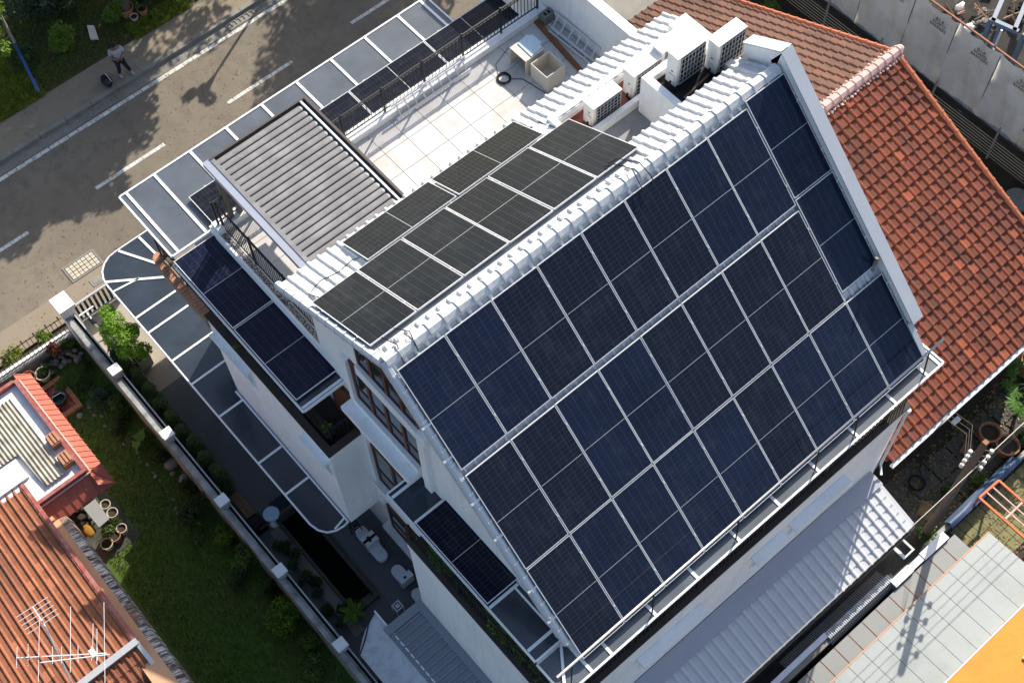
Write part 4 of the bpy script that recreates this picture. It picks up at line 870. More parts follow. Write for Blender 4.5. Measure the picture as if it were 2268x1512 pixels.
for i in range(40): cc.tube([(6.2 + i * .058, -7.60, 1.04 + .01 * math.sin(i)), (6.2 + i * .058, -7.78, 1.07), (6.2 + i * .058, -7.90, .85)], .024, 6)
tag(cc.build('corrugations', M['silver'], gw), kind='stuff')
ww = thing('rear_boundary_wall', (9.4, -7.9, G), 'white-capped rear boundary wall at the end of the alley', 'wall'); MB().box(8.4, 10.38, -7.97, -7.80, G, 1.04).build('wall', M['concrete'], ww); MB().box(8.4, 9.05, -7.98, -7.76, 1.04, 1.09).build('cap', M['white'], ww); MB().box(9.5, 10.4, -7.98, -7.76, 1.04, 1.09).build('cap', M['white'], ww); MB().box(9.05, 9.5, -7.96, -7.78, 1.04, 1.07).build('cap', M['flash'], ww)
br = thing('alley_bracket', (9.3, -7.4, 1.1), 'white metal bracket frame spanning the alley gutter', 'bracket')
for q in ((9.05, 9.45, -7.24, -7.20), (9.05, 9.45, -7.62, -7.58), (9.05, 9.14, -7.58, -7.24), (9.40, 9.45, -7.58, -7.24)): MB().box(*q, 1.15, 1.2).build('bar', M['white_metal'], br)
net = MB()
for i in range(60): net.bar((5.0 + i * .06, -7.32, .5), (5.0 + i * .06, -7.58, .62), .006, .006)
for j in range(6): net.bar((5.0, -7.32 - j * .05, .5 + j * .024), (8.6, -7.32 - j * .05, .5 + j * .024), .006, .006)
tag(tag(net.build('wire_netting', M['alu_dull'], loc=(6.8, -7.4, .5)), 'sagging wire netting in the dark alley beside the galvanised wall', 'netting'), kind='stuff')
tag(MB().lathe((4.85, -6.72, 1.80), [(.0, 0), (.09, .0), (.10, .03), (.07, .05), (.0, .045)], 9).build('frisbee', M['pink'], loc=(4.85, -6.72, 1.8)), 'small faded red disc lying on the grey annexe tiles', 'disc')

def litter(name, boxes, n, size, label, mat_='litter', seed=5):
    m = MB(); rnd = random.Random(seed); tot = sum((b[1] - b[0]) * (b[3] - b[2]) for b in boxes)
    for (x0, x1, y0, y1, z) in boxes:
        for _ in range(int(n * (x1 - x0) * (y1 - y0) / tot)):
            p_ = Vector((rnd.uniform(x0, x1), rnd.uniform(y0, y1), z + rnd.uniform(.006, .02))); a = rnd.uniform(0, 6.28); s_ = size * rnd.uniform(.4, 1.3); t = Vector((math.cos(a), math.sin(a), rnd.uniform(-.25, .25))) * s_; b = Vector((-math.sin(a), math.cos(a), rnd.uniform(-.25, .25))) * s_ * .5
            m.add([p_ - t * .5, p_ + b * .5, p_ + t * .5, p_ - b * .5], [(0, 1, 2, 3)])
    return tag(tag(m.build(name, M[mat_]), label, 'leaf litter'), kind='stuff')
litter('road_leaf_litter', [(-4, 14, 15.2, 20.1, G), (-4, 14, 20.2, 20.6, G - .03), (-4, 14, 20.25, 20.6, G - .03), (-4, 14, 20.3, 20.6, G - .03), (-4, 12, 20.8, 22, G + .10), (-4, 12, 21.6, 22.2, G + .10), (-4, 1, 14.2, 15.1, G + .02)], 2600, .06, 'scattered dry leaves on the road and footpath')
litter('yard_leaf_litter', [(10.6, 18, -7.4, -5.6, G + .08), (11.5, 16, -9.5, -7.7, G + .05)], 1700, .10, 'dead leaves and dirt covering the rear yard slabs')
litter('yard_weeds', [(10.6, 18, -7.4, -5.6, G + .08)], 900, .09, 'small green weeds between the rear yard slabs', 'leafdark', 6)
for i, (x, y, r, h, m_, lab) in enumerate(((16.6, -6.7, .4, .8, 'leafpapaya', 'leafy green plant beside the papaya in the rear yard'), (12.4, -6.9, .25, .35, 'leafdark', 'low dark weed on the slabs left of the round pot'), (13.3, -7.2, .25, .4, 'leaf', 'weed growing against the low mossy wall'), (15.2, -7.25, .3, .5, 'leafdark', 'dark shrub below the papaya leaves'), (20.6, -1.0, .5, .5, 'leaf', 'green shrub on the strip behind the red roof near the round lid'), (21.2, 8.4, .5, .7, 'leafbright', 'bright shrub between the red roof and the slatted fence'))): bush(x, y, r, h, lab, m_, 420, .10)
hz = thing('garden_hose', (12.0, -6.2, G), 'coiled dark hose below the red roof eave', 'hose'); pts = [(12.0 + (.22 + .02 * math.sin(i)) * math.cos(i * .4), -6.15 + (.22 + .02 * math.sin(i)) * math.sin(i * .4), G + .10 + .001 * i) for i in range(60)]; MB().tube(pts, .014, 6).build('coil', M['blackrub'], hz); MB().tube([pts[-1], (12.4, -5.9, G + .12), (12.9, -5.7, G + .1)], .014, 6).build('tail', M['blackrub'], hz)
# ================================================================== HOARDING AND BUILDING SITE
hd = thing('site_hoarding', (22.4, 3, G), 'row of grey printed tarpaulins hung on a dark slatted fence beyond the red roof', 'hoarding')
for j in range(9):
    z = G + .05 + j * .125; MB().box(22.22, 22.26, -6, 16, z, z + .095).build('slat', M['louvre'], hd)
for y in (-5.6, -2.9, -.2, 2.3, 4.6, 6.85, 9.1, 11.4, 13.7): MB().bar((22.12, y, G), (22.14, y, .35), .06, .06).build('post', M['alu_dull'], hd)
ybr = [12.5, 10.5, 8.2, 5.9, 4.05, 2.45, .82, -.80, -2.3, -4.2]
for k_, (ya, yb) in enumerate(zip(ybr[:-1], ybr[1:])):
    m = MB(); NX, NY = 24, 14; vs = []; rnd = random.Random(k_)
    ph = rnd.uniform(0, 6)
    for j in range(NY + 1):
        for i in range(NX + 1):
            s, t = i / NX, j / NY; y = ya + (yb - ya - .02) * s
            z = -.30 + (2.62 + .30) * t - .10 * math.sin(math.pi * s) * t + (.05 * math.sin(5 * s + ph) if j == 0 else 0)
            x = 22.45 - .14 * (1 - t) + .09 * math.sin(math.pi * s) * math.sin(math.pi * t) + .035 * math.sin(9 * s * (.4 + t) + 4 * t + ph) + .02 * math.sin(23 * s + 7 * t + 2 * ph) + rnd.uniform(-.008, .008)
            vs.append((x, y, z))
    m.add(vs, [(j * (NX + 1) + i, (j + 1) * (NX + 1) + i, (j + 1) * (NX + 1) + i + 1, j * (NX + 1) + i + 1) for j in range(NY) for i in range(NX)])
    o = m.build('tarpaulin_sheet', M['tarp_cream' if k_ in (7, 8) else 'tarp'], hd, smooth=True)
    MB().bar((22.33, yb, -.25), (22.40, yb, 2.55), .015, .02).build('seam', M['black'], o)
    if k_ < 8:
        for li, (txt, size) in enumerate((('B.L.B', .15), ('SCAFO', .16), ('BARRIERS', .15))):
            cu = bpy.data.curves.new('print', 'FONT'); cu.body = txt; cu.size = size; cu.align_x = 'CENTER'; cu.extrude = .0015
            t_ = bpy.data.objects.new('print', cu); COL.objects.link(t_); dg = bpy.context.evaluated_depsgraph_get(); dg.update(); me = bpy.data.meshes.new_from_object(t_.evaluated_get(dg)); bpy.data.objects.remove(t_); bpy.data.curves.remove(cu)
            me.materials.clear(); me.materials.append(M['ink'])
            yc = ya + (yb - ya) * .62; zc = 2.18 - li * .15
            inst('print', me, o, Matrix(((0, 0, -1, 22.415), (-1, 0, 0, yc), (0, 1, 0, zc), (0, 0, 0, 1))))
MB().bar((22.47, -6, 2.66), (22.47, 16, 2.66), .05, .05).build('top_rail', M['rust'], hd)
MB().bar((22.5, 1.15, 2.0), (22.5, 1.15, 3.35), .05, .05).build('scaffold_pole', M['porcelain'], hd)
sheet('site_ground', M['sitefloor'], 22.6, 60, -14, 20, G + .03)
bf = thing('site_gantry', (26.6, 3.0, G), 'faded blue steel frame on the building site at the top right', 'frame')
for a, b2 in (((25.2, 1.9, .6), (28.8, 3.4, .6)), ((25.0, 2.6, .6), (28.6, 4.1, .6)), ((25.4, 1.6, G), (25.4, 1.6, .6)), ((25.1, 2.7, G), (25.1, 2.7, .6)), ((27.4, 2.8, G), (27.4, 2.8, .6)), ((25.3, 1.8, .6), (25.05, 2.7, .6)), ((26.8, 2.45, .6), (26.5, 3.25, .6)), ((24.6, 2.1, .1), (25.3, 2.4, .6)), ((28.0, 3.1, .6), (27.8, 3.9, .6))): MB().bar(a, b2, .14, .14).build('beam', M['blue_steel'], bf)
ts = thing('timber_stack', (28, 4.8, G), 'stack of brown planks beside the blue steel frame', 'planks')
rnd = random.Random(5)
for i in range(10): MB().bar((27.0 + rnd.uniform(0, .4), 4.0 + i * .14, G + .1 + .08 * (i % 3)), (29.6, 5.0 + i * .13, G + .14 + .08 * (i % 2)), .12, .05).build('plank', M['plank'], ts)
for i, (x, y) in enumerate(((25.3, 4.9), (26.2, 4.4), (24.4, 1.2), (25.7, 3.6))):
    if i in (0, 2): continue
    d_ = thing('debris_sack', (x, y, G), ['white sack in the dark site beyond the hoarding, leftmost', 'white sack beside the blue steel frame', 'small white sack close behind the tarpaulins', 'white sack below the planks on the site'][i], 'sack', 'sacks on the site')
    MB().blob((x, y, G + .14), (.22, .16, .14), 9, 6, .25, random.Random(i)).build('body', M['foam_white'], d_, smooth=True); MB().blob((x + .17, y + .05, G + .2), (.06, .05, .05), 6, 4, .2, random.Random(i)).build('neck', M['foam_white'], d_)
for i, (x, y, L) in enumerate(((24.0, 5.2, 1.6), (24.8, .6, 1.3), (26.4, 5.6, 2.0))):
    tag(MB().bar((x, y, G + .2), (x + L * .8, y - L * .6, G + .6), .07, .05).build('scrap_timber', M['bark'], loc=(x, y, G)), ['dark timber length lying far left behind the tarpaulins', 'dark timber length near the hoarding pole', 'long dark timber beside the white sacks'][i], 'timber', 'timbers on the site')
tk = thing('round_tank_lid', (21.5, -1.9, G), 'round grey tank lid on the grass strip at the right edge', 'lid'); MB().lathe((21.5, -1.9, G), [(.40, 0), (.42, .18), (.38, .22), (.05, .24)], 22).build('lid', M['concrete'], tk); MB().lathe((21.5, -1.9, G + .24), [(.06, -.01), (.05, .04)], 10).build('knob', M['concrete'], tk)
# ================================================================== BOUNDARY WALL OF THE SIDE YARD
bw = thing('boundary_wall', (-3.0, 6, G), 'long pale boundary wall with square pillar caps between side yard and lawn', 'wall')
MB().box(-3.16, -2.99, -9, 13.2, G, .52).build('wall', M['moss_wall'], bw); MB().box(-3.19, -3.06, -9, 13.2, .522, .60).build('coping', M['moss_wall'], bw); MB().box(-2.92, -2.885, -9, 13.2, G, .60).build('inner_screen', M['wall_grey'], bw); MB().box(-3.055, -2.935, -9, 13.2, .3, .42).build('gap_cover', M['dark_room'], bw)
for y in (10.5, 7.9, 5.31, 2.73, .16, -2.42, -5.0):
    MB().box(-3.14, -2.94, y - .12, y + .12, .522, .84).build('pillar', M['wall_grey'], bw); MB().box(-3.185, -2.87, y - .15, y + .15, .842, .91).build('pillar_cap', M['white'], bw)
gp_ = thing('gate_pillar', (-3.0, 13.4, G), 'tall white gate pillar at the street end of the boundary wall', 'pillar'); MB().box(-3.18, -2.80, 13.0, 13.5, G, .92).build('shaft', M['white'], gp_); MB().box(-3.24, -2.74, 12.96, 13.56, .92, 1.02).build('cap', M['white'], gp_)
gt_ = thing('driveway_gate', (-2.1, 13.85, G), 'low gate of dark slats beside the tall white pillar', 'gate'); MB().box(-2.74, -1.0, 13.80, 13.86, -.32, -.26).build('rail', M['alu_dull'], gt_); MB().box(-2.74, -1.0, 13.80, 13.86, G + .1, G + .16).build('rail', M['alu_dull'], gt_)
for i in range(11): MB().box(-2.70 + i * .155, -2.62 + i * .155, 13.81, 13.85, G + .16, -.32).build('slat', M['black'], gt_)
gb = thing('gate_kerb', (-2, 14, G), 'grey concrete sill under the slatted gate', 'kerb'); MB().box(-2.8, 0, 13.9, 14.15, G, G + .12).build('sill', M['concrete'], gb); MB().box(-2.8, 0, 13.88, 13.899, G, G + .09).build('edge', M['concrete'], gb)
# ---- bicycle parked behind the gate
bk = thing('bicycle', (-2.55, 13.2, G), 'silver bicycle parked behind the slatted gate', 'bicycle')
for y in (12.75, 13.6):
    w_ = MB(); w_.tube([(-2.5, y + .28 * math.cos(a), G + .33 + .28 * math.sin(a)) for a in [2 * math.pi * k / 20 for k in range(21)]], .022, 6); w_.build('wheel', M['blackrub'], bk)
for a, b2 in (((-2.5, 12.75, G + .33), (-2.5, 13.1, G + .75)), ((-2.5, 13.1, G + .75), (-2.5, 13.45, G + .8)), ((-2.5, 13.45, G + .9), (-2.5, 13.6, G + .33)), ((-2.5, 13.1, G + .75), (-2.5, 13.2, G + .33)), ((-2.5, 13.2, G + .33), (-2.5, 13.45, G + .8)), ((-2.75, 13.42, G + .95), (-2.25, 13.42, G + .95))): MB().bar(a, b2, .035, .035).build('frame_tube', M['alu'], bk)
MB().blob((-2.5, 13.05, G + .85), (.08, .13, .04), 8, 5, .05).build('saddle', M['blackrub'], bk)
# ================================================================== HEDGE, TOPIARY, SIDE YARD
for i in range(10):
    y = 11.55 - i * .56; x = -2.62 + .04 * (i % 2)
    o = thing('conifer', (x, y, G), 'dark conifer of the clipped hedge along the boundary wall, %s from the street' % ordw(i), 'conifer', 'hedge conifers'); rnd = random.Random(40 + i); m = MB()
    for k in range(9): s = leaf_mesh((x + rnd.uniform(-.05, .05), y + rnd.uniform(-.05, .05), G + .18 + k * .145), (.32 * (1 - .06 * k), .36 * (1 - .06 * k), .17), 190, .08, rnd, up=.8); m.add(s.v, s.f)
    m.build('foliage', M['leafconifer'], o); MB().tube([(x, y, G), (x, y, G + .9)], .025, 6).build('trunk', M['bark'], o)
tp = thing('cloud_topiary', (-2.3, 11.8, G), 'bright lime green cloud-pruned tree beside the slatted gate', 'tree')
MB().tube([(-2.3, 11.3, G), (-2.34, 11.3, .1), (-2.27, 11.25, .95)], .05, 8, .03).build('trunk', M['bark'], tp)
for i, (x, y, z, r) in enumerate(((-2.22, 12.45, .50, .26), (-2.45, 12.15, .25, .30), (-2.25, 11.95, .62, .34), (-2.52, 11.75, .30, .30), (-2.2, 11.5, .45, .36), (-2.0, 11.75, .10, .26), (-2.3, 11.2, .20, .33), (-2.1, 11.05, .0, .28), (-2.5, 11.35, .05, .25))):
    y, z = y - .48, z + .75; leaf_mesh((x, y, z), (r, r, r * .62), 700, .075, random.Random(60 + i), up=.6).build('foliage', M['leaflime'], tp); MB().tube([(-2.3, 11.27, .5), (x, y, z - .1)], .014, 5).build('limb', M['bark'], tp)
pb = thing('planter_box', (-2.05, 11.4, G), 'beige square planter at the lit end of the side yard', 'planter'); MB().box(-2.28, -1.86, 11.2, 11.62, G + .03, -.72).build('body', M['cream'], pb); MB().box(-2.24, -1.90, 11.24, 11.58, -.72, -.70).build('soil', M['soil'], pb); MB().lathe((-2.1, 11.45, -.7), [(.12, 0), (.13, .1), (.1, .1)], 12).build('inner_pot', M['terracotta'], pb)
wp_ = thing('wooden_bench', (-2.5, 5.6, G), 'narrow brown wooden bench at the end of the hedge', 'bench')
for i in range(4): MB().box(-2.68 + i * .075, -2.61 + i * .075, 5.2, 6.05, -.86, -.82).build('slat', M['wood'], wp_)
for y in (5.28, 5.95): MB().box(-2.66, -2.40, y - .03, y + .03, G + .02, -.86).build('leg', M['wood'], wp_)
tag(MB().box(-2.75, -2.35, 4.72, 5.12, G + .02, -.75).box(-2.70, -2.40, 4.77, 5.07, -.75, -.68).build('black_crate', M['blackrub'], loc=(-2.55, 4.9, G)), 'black crate between the bench and the glass-topped pond cover', 'crate')
tb = thing('round_table', (-2.13, 4.75, G), 'small round pale blue table by the pond', 'table'); MB().lathe((-2.13, 4.75, -.55), [(.02, 0), (.22, 0), (.23, .02), (.22, .04), (.0, .04)], 22).build('top', M['paleblue'], tb); MB().tube([(-2.13, 4.75, G), (-2.13, 4.75, -.55)], .025, 8).build('leg', M['white_metal'], tb); MB().lathe((-2.13, 4.75, G + .02), [(.16, 0), (.14, .02)], 16).build('base', M['white_metal'], tb)
pd = thing('koi_pond', (-1.7, 3, G), 'long rectangular dark pond in the shaded side yard', 'pond'); MB().box(-2.02, -1.36, 1.25, 4.62, G + .02, G + .034).build('water', M['darkwater'], pd)
for q in ((-2.10, -2.02, 1.15, 4.72), (-1.36, -1.26, 1.15, 4.72), (-2.02, -1.36, 1.15, 1.25), (-2.02, -1.36, 4.62, 4.72)): MB().box(*q, G + .02, G + .20).build('kerb', M['slab_dark'], pd)
MB().box(-2.0, -1.4, 4.75, 5.15, -.80, -.77).build('glass_cover', M['glass'], pd)
MB().box(-2.6, -1.4, 4.70, 4.74, -.84, -.78).build('timber_rail', M['wood'], pd)
tag(MB().box(-2.42, -2.11, .7, 4.6, G + .02, G + .05).build('stepping_strip', M['concrete'], loc=(-2.3, 2.6, G)), kind='structure')
rnd = random.Random(9)
for i in range(9):
    y = 4.0 - i * .36; x = -2.40 + rnd.uniform(-.12, .12)
    bush(x + rnd.uniform(-.1, .1), y + rnd.uniform(-.1, .1), rnd.uniform(.18, .32), rnd.uniform(.3, .6), 'dark potted shrub in the shaded row beside the pond, %s from the hedge end' % ordw(i), ['leafdark', 'leafdark', 'leafblue'][i % 3], 260, .09, cat='shrub', name='pond_shrub', clumps=3, grp='shrubs beside the pond')
# broad-leaved plant
gl = thing('broad_leaf_plant', (-2.14, 1.12, G), 'bright green plant with broad pointed leaves at the end of the pond', 'plant')
for k, (a, L) in enumerate(((2.2, .42), (3.3, .40), (4.4, .42), (5.4, .38), (.2, .40), (1.1, .46), (6.0, .30), (2.9, .28), (.7, .34))):
    d = Vector((math.cos(a), math.sin(a), .12)); s = Vector((-math.sin(a), math.cos(a), 0)); o3 = Vector((-2.14, 1.12, -.62)); lf = MB(); w_ = L * .2
    lf.add([o3, o3 + d * L * .35 + s * w_ + Vector((0, 0, .03)), o3 + d * L * .35 + Vector((0, 0, -.01)), o3 + d * L * .35 - s * w_ + Vector((0, 0, .03)), o3 + d * L * .75 + s * w_ * .6 - Vector((0, 0, .01)), o3 + d * L * .75 - Vector((0, 0, .05)), o3 + d * L * .75 - s * w_ * .6 - Vector((0, 0, .01)), o3 + d * L - Vector((0, 0, .12))], [(0, 1, 2), (0, 2, 3), (1, 4, 5, 2), (2, 5, 6, 3), (4, 7, 5), (5, 7, 6)])
    lf.build('leaf', M['leafbright'], gl)
MB().tube([(-2.14, 1.12, G), (-2.14, 1.12, -.6)], .03, 6).build('stem', M['leaf'], gl)
# toilets taken out of the house
def toilet(x, y, f, label):
    o = thing('toilet', (x, y, G + .02), label, 'toilet', 'discarded toilets'); z = G + .03
    def pts(k, ln): 
        P = [(-.17 * k, 0)] + [(-.17 * k * math.cos(t), ln - .17 + .17 * k * math.sin(t)) for t in [math.pi * i / 10 for i in range(11)]] + [(.17 * k, 0)]
        return [(x + a, y + f * b) for a, b in P]
    MB().prism(pts(.7, .42), z, z + .30).build('pedestal', M['ceramic'], o); MB().prism(pts(1.0, .48), z + .30, z + .38).build('bowl', M['ceramic'], o); MB().prism(pts(.97, .47), z + .385, z + .42).build('seat_lid', M['ceramic'], o)
    c = sorted((y, y - f * .18)); MB().box(x - .19, x + .19, c[0], c[1], z + .32, z + .72).build('cistern', M['ceramic'], o); MB().box(x - .20, x + .20, c[0] - .01, c[1] + .01, z + .72, z + .75).build('cistern_lid', M['ceramic'], o); MB().box(x - .06, x + .02, c[0] + .06, c[1] - .06, z + .75, z + .758).build('flush_button', M['black'], o)
    return o
toilet(-.56, 2.52, 1, 'white toilet at the far end of the group, its bowl towards the street'); toilet(-.56, 2.22, -1, 'white toilet set back to back with the farthest one'); toilet(-.50, .98, 1, 'white toilet standing alone in the middle of the side yard'); toilet(-.50, .12, 1, 'white toilet half under the ribbed lean-to roof')
for (x, y, lab, m_) in ((-.62, 2.95, 'small black stool under the corner of the white block', 'blackrub'), (-1.15, .42, 'pale wire stool on the dark mat near the awning corner', 'alu')):
    st = thing('stool', (x, y, G), lab, 'stool')
    for q in ((x - .12, x + .12, y - .12, y - .09), (x - .12, x + .12, y + .09, y + .12), (x - .12, x - .09, y - .09, y + .09), (x + .09, x + .12, y - .09, y + .09), (x - .05, x + .05, y - .05, y + .05)): MB().box(*q, -.50, -.46).build('seat_bar', M[m_], st)
    for a in (-.11, .11):
        for b2 in (-.11, .11): MB().box(x + a - .012, x + a + .012, y + b2 - .012, y + b2 + .012, G + .02, -.50).build('leg', M[m_], st)
# balcony plants
rnd = random.Random(12)
def trough(name, x0, x1, y0, y1, z, n, label, sz=.09):
    o = thing(name, ((x0 + x1) / 2, (y0 + y1) / 2, z), label, 'planting'); m = MB()
    for k in range(n):
        x, y = rnd.uniform(x0, x1), rnd.uniform(y0, y1)
        if math.sin(y * 3.1) + math.sin(y * 1.3 + 1) < -.5: continue
        s = leaf_mesh((x, y, z + rnd.uniform(.12, .38)), (.13, .16, .14), 46, sz, rnd, up=.6); m.add(s.v, s.f)
    m.build('foliage', M['leafbright'], o); MB().box(x0 - .04, x1 + .04, y0, y1, z - .15, z + .10).build('soil_trough', M['soil'], o)
trough('balcony_planting', -.66, -.48, 2.7, 7.2, 5.5, 60, 'leafy trough along the balcony under the side solar panels'); trough('balcony_planting', -.72, -.55, -5.2, -.7, 5.6, 70, 'leafy trough along the rear left balcony beside the white wall', .07)
bush(-.86, 6.05, .17, .62, 'bright green trailing plant hanging over the balcony wall', 'leafbright', 420, .05, z=5.25, cat='plant', name='hanging_plant', clumps=4)
bush(-.58, 9.35, .22, .55, 'green shrub in the balcony corner by the black post', 'leaf', 380, .08, z=5.4, cat='shrub', name='balcony_shrub', clumps=4); bush(-.50, 8.85, .20, .45, 'small bright shrub beside the terracotta balcony edge', 'leafbright', 300, .07, z=5.4, cat='shrub', name='balcony_shrub', clumps=4)
# ================================================================== LEFT-HAND NEIGHBOUR
ln = thing('old_bungalow', (-8, 6, G), 'old house with orange tile roof, fibre-cement sheets and red awning at the left', 'house')
LP = rad(17.5); LY, LZ = 2.15, 4.28
lNd = Vector((0, math.cos(LP), -math.sin(LP))); lNn = Vector((0, math.sin(LP), math.cos(LP))); lSd = Vector((0, -math.cos(LP), -math.sin(LP))); lSn = Vector((0, -math.sin(LP), math.cos(LP)))
MB().box(-14, -7.0, -2, 8.3, G, 2.2).build('wall', M['peach'], ln); MB().box(-12, -5.5, 8.75, 10.8, G, 2.2).build('front_room_wall', M['peach'], ln)
q0 = Vector((-12, LY, LZ)); rbn = MB(); rbn.extr([q0 - lNn * .06, q0 + lNd * 6.5 - lNn * .06, q0 + lNd * 6.5 - lNn * .14, q0 - lNn * .2], (5.25, 0, 0)); lnorth = rbn.build('front_slope', M['tile_orange'], ln)
rbn = MB(); rbn.extr([q0 - lSn * .06, q0 + lSd * 5 - lSn * .06, q0 + lSd * 5 - lSn * .14, q0 - lSn * .2], (5.25, 0, 0)); lsouth = rbn.build('rear_slope', M['tile_orange'], ln)
tmO = tile_mesh('orange_tile', .20, .37, M['tile_orange'], roll=.05, lip=.03, rise=.02)
for j in range(20):
    for i in range(14): inst('tile', tmO, lnorth, frame(Vector((-6.88 - i * .2, LY, LZ)) + lNd * (.03 + j * .325) - lNn * .05, (1, 0, 0), lNd))
for j in range(5):
    for i in range(10): inst('tile', tmO, lsouth, frame(Vector((-6.88 - i * .2, LY, LZ)) + lSd * (.03 + j * .325) - lSn * .05, (-1, 0, 0), lSd))
MB().bar((-6.72, LY, LZ + .02), (-12, LY, LZ + .02), .16, .06).build('ridge_flashing', M['alu_dull'], ln)
MB().extr([Vector((-6.80, LY, LZ)) + lNd * 6.5 - lNn * .1, Vector((-6.80, LY, LZ)) + lNd * .0 - lNn * .12, Vector((-6.80, LY, LZ)) + lNn * .03, Vector((-6.80, LY, LZ)) + lNd * 6.5 + lNn * .03], (.10, 0, 0)).build('verge_trim', M['red_trim'], ln)
MB().extr([Vector((-6.80, LY, LZ)) + lSd * 5 - lSn * .1, Vector((-6.80, LY, LZ)) - lSn * .12, Vector((-6.80, LY, LZ)) + lSn * .03, Vector((-6.80, LY, LZ)) + lSd * 5 + lSn * .03], (.10, 0, 0)).build('verge_trim', M['flash'], ln)
def LV(x, d_, h): q = Vector((x, LY, LZ)) + lNd * d_; return Vector((x, q.y, q.z + h))
MB().extr([LV(-7.0, -3.5, -.35), LV(-7.0, 4.95, -.35), LV(-7.0, 4.95, -.6), LV(-7.0, -3.5, -.6)], (.46, 0, 0)).build('ledge', M['peach'], ln)
MB().extr([LV(-6.54, -3.5, -.345), LV(-6.36, -3.5, -.46), LV(-6.30, -3.5, -.95), LV(-6.54, -3.5, -.95)], lNd * 8.45).build('ledge_edge', M['stained'], ln)
MB().box(-7.0, -6.62, 6.90, 7.02, 1.95, 2.5).build('ledge_end', M['peach'], ln)
# flat part with sheets
MB().box(-12, -5.36, 7.62, 10.95, 2.2, 2.32).build('flat_roof', M['foam_white'], ln); MB().box(-12, -6.5, 8.4, 9.05, 2.322, 2.40).build('waterproof_patch', M['foam_white'], ln)
rim_ = MB(); rim_.box(-5.38, -5.28, 7.52, 11.0, 2.2, 2.48); rim_.box(-6.72, -5.38, 7.52, 7.62, 2.2, 2.48); rim_.box(-12, -5.38, 10.95, 11.05, 2.2, 2.48); rim_.build('gutter_rim', M['red_trim'], ln)
cs = MB(); nR = 60
for i in range(nR + 1):
    x = -5.72 - i * .055; z = 2.42 + .022 * math.cos(i * math.pi / 1.0)
    cs.v += [(x, 7.86 if x > -6.35 else 9.1, z), (x, 10.62, z + .03)]
cs.f = [(2 * i, 2 * i + 2, 2 * i + 3, 2 * i + 1) for i in range(nR)]; cs.build('corrugated_sheet', M['asbestos'], ln)
for i, (x, y) in enumerate(((-5.47, 8.81), (-5.53, 8.15))):
    v_ = MB(); v_.prism([(x - .15, y - .2), (x + .12, y - .2), (x + .15, y - .12), (x + .15, y + .2), (x - .12, y + .2), (x - .17, y + .1)], 2.33, 2.55); o = v_.build('roof_vent', M['terracotta'], ln)
    for k in range(3): MB().bar((x - .10 + k * .1, y - .17, 2.565), (x - .10 + k * .1, y + .17, 2.565), .06, .03).build('rib', M['brick_tile'], o)
# red awnings in ribbed sheets
for k in range(21):
    y = 7.06 + k * .2; m = MB(); m.extr([(-5.28, y, 2.32), (-4.90, y, 1.90), (-4.90, y, 1.87), (-5.28, y, 2.29)], (0, .188, 0)); m.build('awning_sheet', M['red_sheet' if k < 9 else 'peach'] if False else M['red_sheet'], ln)
    MB().extr([(-5.28, y + .19, 2.345), (-4.88, y + .19, 1.905), (-4.88, y + .19, 1.86), (-5.28, y + .19, 2.30)], (0, .022, 0)).build('awning_rib', M['red_sheet'], ln)
for k in range(8):
    x = -4.92 - k * .225; m = MB(); m.extr([(x, 7.54, 2.32), (x, 7.06, 1.90), (x, 7.06, 1.87), (x, 7.54, 2.29)], (-.21, 0, 0)); m.build('awning_sheet', M['red_sheet'], ln); MB().extr([(x, 7.54, 2.345), (x, 7.04, 1.905), (x, 7.04, 1.86), (x, 7.54, 2.30)], (.014, 0, 0)).build('awning_rib', M['red_sheet'], ln)
MB().extr([(-4.92, 11.22, 1.9), (-9, 11.22, 1.9), (-9, 11.0, 2.3), (-5.28, 11.0, 2.3)], (0, 0, .03)).build('awning_sheet', M['red_sheet'], ln)
MB().tube([(-5.24, 11.0, 2.36), (-5.24, 7.54, 2.36), (-5.24, 7.48, 2.36), (-6.75, 7.48, 2.36)], .025, 8).build('gutter_pipe', M['pink_ridge'], ln)
# television aerial on that roof
ta = thing('television_aerial', (-8.35, 2.4, 4.2), 'white television aerial with long thin elements on the orange roof', 'aerial')
MB().tube([(-8.37, 2.35, 4.15), (-7.96, 3.08, 6.2)], .02, 8).build('mast', M['alu'], ta)
def P5(q): return (q[0], q[1], 5.5)
for a, b2 in (((-8.87, 3.05), (-7.34, 1.85)), ((-8.55, 2.63), (-7.3, 1.78))): MB().bar(P5(a), P5(b2), .02, .02).build('boom', M['alu'], ta)
for a, b2 in (((-7.37, 3.26), (-8.16, 2.01)), ((-8.0, 3.53), (-8.79, 2.29)), ((-8.73, 3.26), (-8.99, 2.86)), ((-8.52, 3.15), (-8.78, 2.73)), ((-7.2, 2.61), (-7.64, 1.94)), ((-7.2, 2.45), (-7.63, 1.79)), ((-6.76, 2.86), (-7.72, 1.32)), ((-8.15, 2.75), (-8.35, 2.42)), ((-8.0, 2.62), (-8.2, 2.3)), ((-7.85, 2.5), (-8.05, 2.18)), ((-7.72, 2.4), (-7.92, 2.08)), ((-7.5, 2.2), (-7.68, 1.92)), ((-7.42, 2.1), (-7.58, 1.84))): MB().tube([P5(a), P5(b2)], .0065, 5).build('element', M['alu'], ta)
MB().bar((-7.96, 3.50, 6.1), (-7.98, 2.95, 6.1), .02, .02).build('boom', M['alu'], ta)
for k in range(5): y = 3.5 - k * .12; MB().tube([(-7.6, y - .02, 6.1), (-8.36, y + .04, 6.1)], .008, 5).build('element', M['alu'], ta)
MB().box(-7.62, -7.50, 1.95, 2.15, 5.40, 5.52).build('amplifier_box', M['porcelain'], ta)
